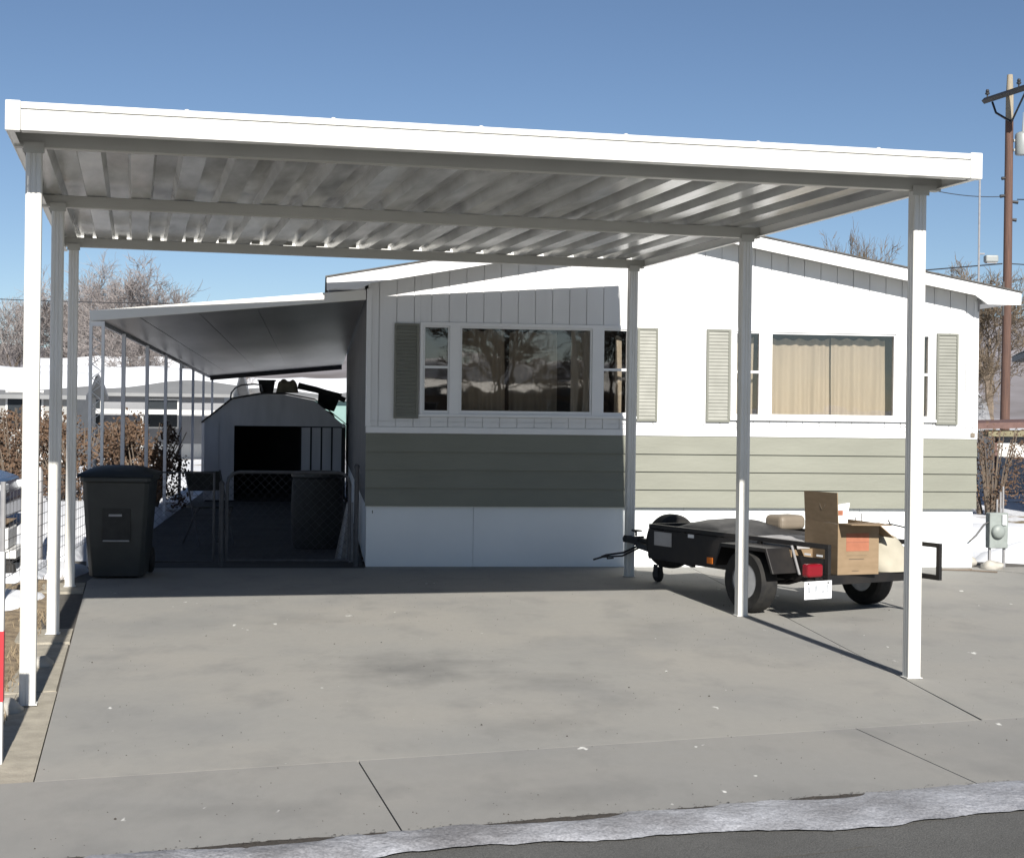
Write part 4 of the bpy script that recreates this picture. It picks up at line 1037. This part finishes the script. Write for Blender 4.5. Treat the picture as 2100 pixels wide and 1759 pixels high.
b = MB(); b.tube([(-.10, -.02, .50), (-.16, -.03, .47), (-.26, -.05, .36), (-.34, -.06, .30)], .010, 6); b.build('cable', M['dark_metal'], pd, smooth=True)
def rock(loc, sx, sy, sz, seed, label, m='rock'):
    bm = bmesh.new(); bmesh.ops.create_icosphere(bm, subdivisions=3, radius=1)
    for v in bm.verts:
        k = 1 + .28 * noise.noise(v.co * 1.3 + Vector((seed, 0, 0))) + .10 * noise.noise(v.co * 4 + Vector((seed, 0, 0)))
        v.co = Vector((v.co.x * sx * k, v.co.y * sy * k, v.co.z * sz * k))
    me = bpy.data.meshes.new('rock'); bm.to_mesh(me); bm.free(); me.materials.append(M[m])
    me.polygons.foreach_set('use_smooth', [True] * len(me.polygons))
    o = bpy.data.objects.new('rock', me); col.objects.link(o); o.location = loc; o.rotation_euler[2] = seed
    return tag(o, label, 'rock')
rock((5.10, 16.72, .02), .12, .10, .07, 3, 'brown rock at the foot of the meter box')
rock((4.98, 17.2, .02), .10, .10, .06, 4, 'small dark rock between the home corner and the meter box')
rock((-2.68, 8.42, .01), .085, .12, .05, 7, 'pale rounded rock beside the base of the left front carport post')
rock((-2.95, 9.9, .0), .09, .10, .05, 9, 'grey rock in the dry grass behind the left front post')

# snow patches (lumpy sheets)
def snow_patch(cx_, cy_, rx, ry, h_, seed, n=28):
    b = MB(); vs = [(cx_, cy_, h_ * .9)]; rings = 8
    for j in range(1, rings + 1):
        q = j / rings
        for i in range(n):
            a = 2 * math.pi * i / n; k = 1 + .28 * noise.noise(Vector((math.cos(a) * 1.5, math.sin(a) * 1.5, seed)))
            x = cx_ + rx * q * k * math.cos(a); y = cy_ + ry * q * k * math.sin(a)
            z = (h_ * (1 - q ** 2.5) + .12 * h_ * noise.noise(Vector((x * 3, y * 3, seed)))) if j < rings else -.07
            vs.append((x, y, max(z, -.07)))
    F = [(0, 1 + i, 1 + (i + 1) % n) for i in range(n)]
    for j in range(rings - 1):
        for i in range(n): F.append((1 + j * n + i, 1 + (j + 1) * n + i, 1 + (j + 1) * n + (i + 1) % n, 1 + j * n + (i + 1) % n))
    b.add(vs, F); return struct(b.build('snow', M['snow'], smooth=True))
snow_patch(6.4, 18.0, 1.1, .7, .22, 1); snow_patch(6.7, 20.5, 1.6, 1.2, .20, 2); snow_patch(5.9, 24, 1.5, 2.5, .15, 3)
snow_patch(-6.5, 22, 1.7, 3.6, .16, 5); snow_patch(-8.2, 27, 2.6, 3.4, .2, 6); snow_patch(-5.4, 17.6, .9, 1.3, .14, 7)
snow_patch(-4.4, 12.9, .6, .9, .08, 8); snow_patch(-4.6, 15.2, .5, .8, .10, 12); snow_patch(6.6, 12.4, .5, .25, .03, 9); snow_patch(-10, 34, 4, 4, .2, 10)

# ------------------------------------------------------------------ trees
def bare_tree(name, loc, H, spread, seed, label, twm='twig', levels=5, kidsn=(5, 5, 5, 5), lean=0, group=None, trunk_frac=.25, rad=.02, twr=.012, cat='tree'):
    rr = random.Random(seed); root = empty(name, loc, rr.random() * 6, label, cat, group)
    T = MB(); Cc = MB()
    def br(p, d, L, r, lv):
        segs = 4 if lv < 2 else 3; pts = [p.copy()]; rads = [r]; q = p.copy(); dd = d.copy()
        for i in range(segs):
            dd = (dd + Vector((rr.gauss(0, 1), rr.gauss(0, 1), rr.gauss(0, .6))) * (.10 + .05 * lv) + Vector((0, 0, .07))).normalized()
            q = q + dd * (L / segs); pts.append(q.copy()); rads.append(max(twr * .5, r * (1 - .6 * (i + 1) / segs)))
        (T if lv < 2 else Cc).tube(pts, rads, 7 if lv == 0 else (5 if lv < 2 else 3), cap=False)
        if lv >= levels - 1: return
        for k in range(kidsn[min(lv, len(kidsn) - 1)]):
            f = rr.uniform(.30 if lv else .35, 1.0); x = f * segs; i = min(int(x), segs - 1); pp = pts[i].lerp(pts[i + 1], x - i)
            ax = (pts[i + 1] - pts[i]).normalized(); o_ = ax.orthogonal().normalized(); o_ = Matrix.Rotation(rr.random() * 6.283, 3, ax) @ o_
            ang = rr.uniform(.35, .85) * spread; nd = (ax * math.cos(ang) + o_ * math.sin(ang)).normalized()
            br(pp, nd, L * rr.uniform(.52, .75), max(twr, r * .5 * (1.1 - .5 * f)), lv + 1)
    br(Vector((0, 0, -.05)), Vector((lean, 0, 1)).normalized(), H * .42, H * rad, 0)
    T.build('trunk', M['bark'], root, smooth=True, fixn=False); Cc.build('crown', M[twm], root, fixn=False)
    return root
def place(o, loc, rz, sc, label):
    c = copy_tree(o); c.location = loc; c.rotation_euler[2] = rz; c.scale = sc; c['label'] = label; return c
G_ = 'bare trees behind the homes on the left'
t1 = bare_tree('bare_tree', (-17.4, 66, 0), 8.6, 1.0, 21, 'hazy bare tree at the far left edge behind the carport posts', levels=6, kidsn=(7, 6, 5, 5, 5), group=G_, twr=.009)
t2 = bare_tree('bare_tree', (-14.6, 62, 0), 8.7, .9, 33, 'tallest bare tree, between the left carport posts and the awning', levels=6, kidsn=(7, 6, 5, 5, 5), group=G_, twr=.009)
place(t2, (-21.3, 67, 0), 4.4, (1.0, 1.0, .92), 'bare tree at the very left edge above the grey neighbouring home')
place(t1, (-19.8, 70, 0), 2.0, (1.05, 1.05, .95), 'bare tree seen left of the front left carport post')
place(t2, (-12.4, 66, 0), 1.1, (.75, .75, .78), 'smaller bare tree showing just over the left end of the awning')
place(t1, (-12.9, 55, 0), 4.0, (.6, .6, .62), 'low bare tree seen between the thin awning posts')
place(t2, (-10.6, 58, 0), 3.0, (.5, .5, .52), 'low bare tree near the far end of the awning')
t3 = bare_tree('bare_tree', (14.3, 47, 0), 7.0, .9, 45, 'dark bare tree behind the utility pole at the right edge', twm='twig_dark', levels=6, kidsn=(6, 5, 5, 5, 5), twr=.009)
t4 = place(t3, (12.6, 44, 0), 2.2, (.6, .6, .64), 'thin dark bare tree between the home corner and the utility pole')
t4['label'] = 'thin dark bare tree between the home corner and the utility pole'
place(t4, (8.3, 38, 0), 1.0, (.5, .5, .98), 'bare twiggy treetop showing over the ridge of the home roof')
place(t2, (15.2, 60, 0), 5.0, (.9, .9, .8), 'pale bare tree far behind the utility pole')
# brown shrubs
def shrub(loc, rx, ry, h_, seed, label, n=5200):
    rr = random.Random(seed); root = empty('shrub', loc, 0, label, 'shrub', 'brown shrubs beyond the awning')
    st = MB(); lf = MB()
    for k in range(26):
        a = rr.random() * 6.28; q = rr.random() ** .5; p = [(rx * .3 * q * math.cos(a), ry * .3 * q * math.sin(a), -.05)]
        p.append((rx * .6 * q * math.cos(a), ry * .6 * q * math.sin(a), h_ * .5)); p.append((rx * .95 * q * math.cos(a), ry * .95 * q * math.sin(a), h_ * rr.uniform(.75, 1.05)))
        st.tube(p, [.02, .012, .006], 4, cap=False)
    cl_ = [(rr.uniform(-1, 1) * .8, rr.uniform(-1, 1) * .8, rr.uniform(.15, .92), rr.uniform(.16, .3)) for _ in range(42)]
    for k in range(n):
        c = rr.choice(cl_); d = Vector((rr.gauss(0, 1), rr.gauss(0, 1), rr.gauss(0, 1))).normalized() * (rr.random() ** .4) * c[3]
        if (c[0] ** 2 + c[1] ** 2) > 1: continue
        p = Vector(((c[0] + d.x) * rx, (c[1] + d.y) * ry, max(.03, (c[2] + d.z * .8) * h_)))
        u = Vector((rr.gauss(0, 1), rr.gauss(0, 1), rr.gauss(0, 1))).normalized(); v = u.orthogonal().normalized(); s_ = rr.uniform(.018, .04)
        lf.add([p - u * s_, p + v * s_ * .6, p + u * s_, p - v * s_ * .6], [(0, 1, 2, 3)])
    st.build('stems', M['bark'], root, fixn=False); lf.build('foliage', M['brownleaf'], root, fixn=False)
    return root
shrub((-6.75, 25.0, 0), 1.15, .8, 1.40, 1, 'large rust brown shrub seen between the first awning posts')
shrub((-5.75, 24.6, 0), .75, .6, 1.30, 2, 'brown shrub right of the large one, seen between the awning posts')
shrub((-8.6, 27.5, 0), 1.1, .8, 1.5, 3, 'rust brown shrub seen between the left rear carport post and the lattice post')
shrub((-10.3, 30, 0), 1.1, .8, 1.35, 4, 'brown shrub seen between the left front and middle carport posts')
shrub((8.05, 26.5, 0), .75, .6, 1.35, 6, 'dark tangled shrub at the right edge before the small shed', 1500)

# ------------------------------------------------------------------ neighbouring homes
def home(name, loc, rz, w, d, hw_, hr, m, label, snow=True, wins=(), porch=None, cat='home'):
    """w along local x (front at y=0), gable ridge along x"""
    o = empty(name, loc, rz, label, cat)
    b = MB(); b.box(0, w, 0, d, 0, hw_); b.prism([(0, hw_), (d, hw_), (d / 2, hr - .05)], .02, w - .02, 'x'); b.build('wall', M[m], o)
    b = MB(); sl_ = (hr - hw_) / (d / 2); ov = .3
    b.prism([(-ov, hw_ - ov * sl_), (d / 2, hr), (d + ov, hw_ - ov * sl_), (d + ov, hw_ - ov * sl_ + .10), (d / 2, hr + .10), (-ov, hw_ - ov * sl_ + .10)], -.3, w + .3, 'x'); b.build('roof', M['nb_roof'], o)
    if snow:
        b = MB(); nn = int(w / .25); vs = []; F = []; K = 6
        for i in range(nn + 1):
            x = -.3 + (w + .6) * i / nn
            e = -ov + .95 + 1.3 * noise.noise(Vector((x * .35, loc[0], 0)))
            e = max(-ov + .03, e)
            th = .13 + .05 * noise.noise(Vector((x * .8, 3, 0)))
            for k in range(K):
                q = k / (K - 1); y = e + (d + ov - e) * q; zr = (hw_ + y * sl_) if y < d / 2 else (hw_ + (d - y) * sl_)
                vs.append((x, y, zr + .10 + (th if 0 < k < K - 1 else .01)))
        for i in range(nn):
            for k in range(K - 1): a = i * K + k; F.append((a, a + K, a + K + 1, a + 1))
        b.add(vs, F); b.build('roof_snow', M['snow'], o, smooth=True)
    for (x, z, ww, hh) in wins:
        f = MB(); f.box(x - .05, x + ww + .05, -.03, -.002, z - .05, z + hh + .05); f_ = f.build('window', M['nb_trim'], o)
        g_ = MB(); g_.box(x, x + ww, -.036, -.031, z, z + hh); g_.build('pane', M['glass_pane'], f_)
    b = MB(); b.box(-.01, w + .01, -.012, -.001, .0, .45); b.build('skirting', M['nb_trim'], o)
    return o
M['glass_pane'] = mat('dark_pane', (0.03, 0.035, 0.04), 0.08)
h1 = home('neighbour_home', (-22.2, 47, -.05), R(4), 13.5, 4.6, 1.95, 2.62, 'nb_grey', 'long grey trailer home with snow on its roof beyond the awning posts', wins=((1.0, 1.0, 1.2, .7), (8.6, .95, 1.2, .8), (11.2, .95, .9, .8)))
# attached white carport roof on that home
b = MB(); b.box(9.2, 13.6, -2.6, -.32, 1.35, 1.48); b.build('porch_roof', M['nb_trim'], h1)
for x in (9.3, 11.4, 13.45):
    b = MB(); b.box(x, x + .08, -2.5, -2.42, 0, 1.345); b.build('porch_post', M['nb_trim'], h1)
h2 = home('neighbour_home', (-9.6, 58, -.05), R(4), 5.2, 4.4, 1.9, 2.5, 'nb_teal', 'small teal home with snowy roof at the far end of the awning', wins=((.8, .9, .9, .8),))
h3 = home('neighbour_home', (-17.3, 38, -.05), R(8), 6.6, 4.2, 1.8, 2.25, 'nb_pale', 'pale home with a window behind the left carport posts', wins=((.8, 1.1, 1.1, .8), (3.2, 1.1, .9, .8), (5.0, 1.0, .8, .9)))
h4 = home('neighbour_home', (-17.5, 57, -.05), R(6), 5.0, 4.2, 2.2, 3.2, 'nb_tan', 'tan brick home with a taller roof behind the grey trailer home', wins=((1.2, 1.3, 1.0, .8),), snow=True)
h5 = home('neighbour_home', (-18.75, 21.5, -.05), R(4), 10.0, 4.4, 2.05, 2.62, 'nb_grey', 'grey neighbouring home cut off by the left edge of the picture', wins=((7.6, 1.2, 1.2, .8),), snow=True)
# small shed at the right edge
sm = empty('small_shed', (10.05, 33.5, -.05), R(8), 'small white shed with brown roof edge at the right edge of the picture', 'shed')
b = MB(); b.box(.2, 3.2, 0, 2.6, 0, 1.28); b.build('wall', M['nb_trim'], sm)
b = MB(); b.hexa([(-.9, -.35, 1.34), (3.6, -.35, 1.46), (3.6, 3, 1.46), (-.9, 3, 1.34)], [(-.9, -.35, 1.46), (3.6, -.35, 1.60), (3.6, 3, 1.60), (-.9, 3, 1.46)]); b.build('roof', M['brown_trim'], sm)
b = MB(); b.box(-.05, 3.3, -.25, -.005, 1.20, 1.335); b.build('trim_board', M['yellow_trim'], sm)
b = MB(); b.box(.2, .26, -.02, -.002, 0, 1.199); b.box(1.9, 1.96, -.02, -.002, 0, 1.199); b.build('corner_board', M['brown_trim'], sm)
# snow topped camper behind it
cmv = empty('camper', (12.3, 44, 0), R(10), 'rounded grey camper with snow on top behind the small shed', 'camper')
b = MB(); P = [(-1.1, .5), (-1.15, 1.3), (-.9, 1.95), (-.4, 2.25), (.5, 2.25), (1.0, 1.95), (1.2, 1.2), (1.15, .5)]
b.prism(P, 0, 3.6, 'y'); b.build('shell', M['nb_grey'], cmv, bevel=.05)
b = MB(); P = [(-.85, 2.02), (-.42, 2.26), (.52, 2.26), (.95, 2.02), (.6, 2.38), (0, 2.44), (-.5, 2.38)]; b.prism(P, .05, 3.5, 'y'); b.build('snow_cap', M['snow'], cmv, bevel=.03)
b = MB(); b.box(-.6, .6, -.02, -.002, 1.35, 1.85); b.build('window', M['glass_pane'], cmv)
for sx in (-.95, .85):
    b = MB(); b.lathe([(.1, -.1), (.3, -.1), (.33, 0), (.3, .1), (.1, .1)], (sx, 1.6, .33), (1, 0, 0), 20); b.build('wheel', M['rubber'], cmv, smooth=True)
b = MB(); b.box(-1.0, 1.0, .1, 3.4, .38, .499); b.build('chassis', M['dark_metal'], cmv)

# ------------------------------------------------------------------ utility pole, wires
PX, PY = 12.47, 40.0
up = empty('utility_pole', (PX, PY, 0), 0, 'brown wooden utility pole with crossarm and grey transformer at the right edge', 'utility pole')
b = MB(); b.tube([(.0, 0, -.1), (.03, 0, 4), (.03, 0, 9.05)], [.125, .11, .10], 14); b.build('pole', M['polewood'], up, smooth=True)
b = MB(); b.tube([(.03, 0, 9.055), (.03, 0, 9.7), (.03, 0, 10.2)], [.099, .095, .07], 12); b.build('pole_top', M['pole_top'], up, smooth=True)
arm = empty('arm_frame', (0, 0, 0)); bpy.data.objects.remove(arm)
AX = lambda u, z: (.03 + .27 * u - .12, -.963 * u - .10, z)
b = MB(); b.tube([AX(-1.0, 9.70), AX(1.6, 9.70)], .08, 4); b.build('crossarm', M['dark_metal'], up)
b = MB(); b.tube([AX(-.62, 9.60), AX(-.45, 9.3), (.0, -.15, 9.0)], .03, 6); b.build('brace', M['dark_metal'], up)
b = MB(); b.tube([AX(.85, 9.6), (.03, -.15, 8.97)], .028, 6); b.build('brace', M['dark_metal'], up)
for x, y_ in ((AX(-.85, 0)[0], AX(-.85, 0)[1]), (AX(.55, 0)[0], AX(.55, 0)[1]), (AX(1.3, 0)[0], AX(1.3, 0)[1])):
    b = MB(); b.lathe([(.02, 0), (.02, .06), (.055, .07), (.06, .11), (.035, .12), (.05, .15), (.03, .20)], (x, y_, 9.77), n=12); b.build('insulator', M['dark_metal'], up, smooth=True)
tfm = MB(); tfm.lathe([(.15, 0), (.165, .03), (.165, .50), (.15, .54), (.08, .58)], (.32, -.10, 8.16), n=24); tf = tfm.build('transformer', M['transf'], up, smooth=True)
b = MB(); b.lathe([(.03, 0), (.022, .15), (.012, .32), (.006, .5)], (.34, -.12, 8.74), n=10); b.build('bushing', M['transf'], tf, smooth=True)
b = MB(); b.box(.12, .20, -.10, .0, 8.50, 8.56); b.build('bracket', M['transf'], tf); b = MB(); b.box(.12, .20, -.10, .0, 8.26, 8.32); b.build('bracket', M['transf'], tf)
for (z, sx) in ((7.15, -.18), (7.6, -.15), (6.55, .17), (5.4, .0), (7.0, .2)):
    b = MB(); b.tube([(.03, 0, z), (.03 + sx * 1.2, -.02, z - .03)], [.03, .045], 8); b.build('wire_clamp', M['dark_metal'], up)
b = MB(); b.box(-.13, -.09, -.16, -.10, 4.1, 4.95); b.build('ground_moulding', M['dark_metal'], up)
def wire(p0, p1, sag, r, label, n=14):
    b = MB(); p0, p1 = Vector(p0), Vector(p1); pts = []
    for i in range(n + 1):
        q = i / n; p = p0.lerp(p1, q); p.z -= sag * 4 * q * (1 - q); pts.append(p)
    b.tube(pts, r, 5); return tag(b.build('overhead_wire', M['dark_metal'], smooth=True), label, 'wire')
wire((PX - .1, PY, 5.42), (-30, 66, 6.35), .9, .016, 'overhead cable running from the pole past the home roof to the left')
wire((PX + .1, PY, 5.42), (40, 38, 5.1), .3, .014, 'overhead cable running right from the pole')
wire((PX - .1, PY, 7.12), (9.5, 36, 6.7), .06, .010, 'thin service wire from the pole towards the carport corner')
wire((PX + .25, PY, 7.05), (30, 30, 8.5), .8, .014, 'service wire leaving the right side of the pole')
wire((PX + .6, PY - .6, 9.8), (60, 10, 10.5), .8, .010, 'high line leaving the crossarm to the right')
# thin mast with lamp
lm = empty('street_lamp', (9.77, 33.2, 0), 0, 'thin grey lamp mast with a box lamp left of the utility pole', 'street lamp')
b = MB(); b.tube([(0, 0, 0), (0, 0, 6.6)], .022, 8); b.build('mast', M['galv'], lm, smooth=True)
b = MB(); b.tube([(0, 0, 4.98), (.12, 0, 4.98)], .018, 6); b.build('arm', M['galv'], lm)
b = MB(); b.box(.12, .39, -.1, .1, 4.80, 4.95); b.build('lamp_head', M['transf'], lm, bevel=.03, seg=3)
b = MB(); b.box(.15, .36, -.08, .08, 4.785, 4.799); b.build('lens', M['galv'], lm)

# ------------------------------------------------------------------ cars
def car(loc, rz, m, label, L=4.5, Wd=1.75):
    o = empty('parked_car', loc, rz, label, 'car')
    side = [(-2.2, .32), (-2.25, .62), (-2.15, .86), (-1.45, .96), (-.75, 1.0), (.95, .98), (1.6, .90), (2.1, .74), (2.22, .50), (2.15, .28)]
    b = MB(); n = len(side); vs = []; W2 = Wd / 2
    for k, (yy, ins) in enumerate(((-W2, .07), (-W2 + .05, 0), (W2 - .05, 0), (W2, .07))):
        for x, z in side: vs.append((x * (1 - ins * .3), yy, .32 + (z - .32) * (1 - ins)))
    F = [tuple(range(n)), tuple(range(3 * n, 4 * n))[::-1]]
    for k in range(3):
        for i in range(n): F.append((k * n + i, k * n + (i + 1) % n, (k + 1) * n + (i + 1) % n, (k + 1) * n + i))
    b.add(vs, F); b.build('body', M[m], o, bevel=.04, seg=3, smooth=True)
    b = MB(); bt = [(-1.55, .965), (1.05, .985)]; tp = [(-1.0, 1.40), (.30, 1.42)]
    b.hexa([(-1.6, -.78, .955), (1.05, -.78, .975), (1.05, .78, .975), (-1.6, .78, .955)], [(-1.0, -.60, 1.38), (.28, -.60, 1.40), (.28, .60, 1.40), (-1.0, .60, 1.38)])
    b.build('cabin_glass', M['glass_pane'], o, bevel=.02)
    b = MB(); b.hexa([(-1.02, -.62, 1.385), (.30, -.62, 1.405), (.30, .62, 1.405), (-1.02, .62, 1.385)], [(-.9, -.55, 1.44), (.2, -.55, 1.455), (.2, .55, 1.455), (-.9, .55, 1.44)])
    for x0, x1 in ((-1.6, -1.0), (1.05, .28), (-.3, -.3)):
        for s in (-1, 1): b.tube([(x0, s * .785, .97), (x1, s * .61, 1.40)], .03, 5)
    b.build('roof', M[m], o, bevel=.015)
    for x in (-1.38, 1.38):
        for s in (-1, 1):
            w = MB(); w.lathe([(.18, -.1), (.30, -.1), (.32, -.05), (.32, .05), (.30, .1), (.18, .1)], (x, s * .80, .32), (0, 1, 0), 24); wo_ = w.build('wheel', M['rubber'], o, smooth=True)
            w = MB(); w.lathe([(.19, -.102), (.17, -.07), (.05, -.06), (.05, .06), (.17, .07), (.19, .102)], (x, s * .80, .32), (0, 1, 0), 20); w.build('rim', M['rim'], wo_, smooth=True)
    for s in (-.62, .62):
        b = MB(); b.box(2.13, 2.20, s - .16, s + .16, .60, .70); b.build('headlight', M['plate'], o, bevel=.01)
        b = MB(); b.box(-2.24, -2.17, s - .16, s + .16, .66, .80); b.build('tail_light', M['red'], o, bevel=.01)
    return o
car((-8.2, 18.9, -.04), R(8), 'navy', 'dark blue parked car at the left edge in front of the grey home')
# across the street, behind the camera: what the shaded window reflects
car((6.2, -7.5, -.03), R(18), 'silver', 'white car parked across the street')
ta = bare_tree('bare_tree', (9.0, -22, 0), 9, .9, 77, 'bare street tree across the road behind the viewer', twm='twig_dark', levels=5, kidsn=(7, 6, 6, 5), twr=.02)
place(ta, (3.5, -24, 0), 2.0, (1.1, 1.1, 1.1), 'second bare street tree across the road behind the viewer')
place(ta, (14.5, -27, 0), 4.0, (1.0, 1.0, .9), 'third bare street tree across the road behind the viewer')
h7 = home('neighbour_home', (10.6, 18.6, -.05), R(4), 9, 11.2, 2.7, 3.3, 'nb_pale', 'neighbouring home just outside the right edge whose shade falls on the snow', wins=((2, 1, 1.5, 1),))
h6 = home('neighbour_home', (16, -28, -.05), R(188), 14, 5, 2.5, 3.4, 'nb_tan', 'brown home across the street behind the viewer', wins=((2, 1, 1.5, 1), (8, 1, 1.5, 1)))

# ------------------------------------------------------------------ left edge things
mp_ = empty('marker_post', (-2.345, 7.19, -.02), R(10), 'red and white marker post cut by the left edge of the picture', 'marker post')
b = MB(); b.box(-.045, .045, -.02, .02, 0, .98); b.build('stake', M['nb_trim'], mp_, bevel=.004)
b = MB(); b.box(-.0465, .0465, -.0215, .0215, .30, .62); b.build('red_band', M['redpaint'], mp_)
wp = empty('weathered_post', (-4.83, 16.2, -.03), R(13), 'weathered grey post standing between the left front and left middle carport posts', 'post')
b = MB(); b.tube([(0, 0, 0), (0, 0, .95), (0.0, 0, 1.0)], [.036, .033, .012], 12); b.build('post_body', M['galv'], wp, smooth=True)
wc = empty('garden_cart', (-5.10, 14.8, -.03), R(10), 'low white flat cart with a tan tray at the left edge', 'cart')
b = MB(); b.box(-.5, .5, -.35, .35, .22, .30); b.build('bed', M['nb_trim'], wc, bevel=.01)
b = MB(); b.box(-.42, .42, -.30, .30, .301, .50); b.build('box', M['foam'], wc, bevel=.02)
b = MB(); b.hexa([(-.34, -.22, .501), (.36, -.22, .501), (.36, .24, .501), (-.34, .24, .501)], [(-.40, -.28, .55), (.42, -.28, .55), (.42, .30, .55), (-.40, .30, .55)]); b.build('tray', M['card'], wc, bevel=.004)
b = MB(); b.lathe([(.03, 0), (.035, .04), (.02, .06)], (.22, -.33, .42), (0, -1, 0), 12); b.build('knob', M['dark_metal'], wc)
for sx in (-.38, .38):
    for sy in (-.3, .3):
        b = MB(); b.lathe([(.03, -.03), (.10, -.03), (.115, 0), (.10, .03), (.03, .03)], (sx, sy, .115), (0, 1, 0), 16); b.build('wheel', M['rubber'], wc, smooth=True)
# wire fence along the left boundary
fe = empty('wire_fence', (-4.05, 12.6, 0), R(97), 'low wire fence with steel posts running back along the left boundary', 'fence')
b = MB()
for k in range(9): b.tube([(0, 0, .12 + .1 * k), (8, 0, .12 + .1 * k)], .003, 4, cap=False)
for k in range(54): b.tube([(.15 * k, 0, .12), (.15 * k, 0, .92)], .002, 3, cap=False)
b.build('mesh', M['wire'], fe, fixn=False)
for k in range(4):
    b = MB(); b.tube([(k * 2.6, 0, -.05), (k * 2.6, 0, 1.0)], .022, 8); b.build('post', M['galv'], fe, smooth=True)

# loose twigs on the slab by the house corner
tw = empty('stick', (4.62, 16.45, .004), 0, 'dry stick lying on the concrete by the right corner of the home', 'stick')
b = MB(); b.tube([(-.15, 0, .008), (.15, -.05, .01), (.4, -.18, .006)], .008, 6); b.tube([(.0, 0, .008), (.2, .03, .012)], .005, 5); b.build('twig', M['bark'], tw)

# ------------------------------------------------------------------ hills
b = MB(); nA, nR = 160, 10; vs = []
for i in range(nA + 1):
    a = R(-75) + R(150) * i / nA
    base = 27 + 9 * noise.noise(Vector((a * 2.2, 0, 0))) + 22 * max(0, math.sin(a * 1.6)) ** 1.2 + 7 * noise.noise(Vector((a * 9, 1, 0))) + 3 * noise.noise(Vector((a * 30, 1, 0)))
    for k in range(nR + 1):
        q = k / nR; r_ = 420 + 380 * q
        z = -2 + (max(base, 6) + 2) * math.sin(min(1, q * 1.25) * math.pi / 2) ** 1.3 + 2.5 * noise.noise(Vector((a * 40, q * 6, 2))) * q
        if q > .8: z *= 1 - (q - .8) * 1.5
        vs.append((r_ * math.sin(a), r_ * math.cos(a), z))
b.add(vs, [(i * (nR + 1) + k, i * (nR + 1) + k + 1, (i + 1) * (nR + 1) + k + 1, (i + 1) * (nR + 1) + k) for i in range(nA) for k in range(nR)])
struct(b.build('hills', M['hill'], smooth=True, fixn=False))
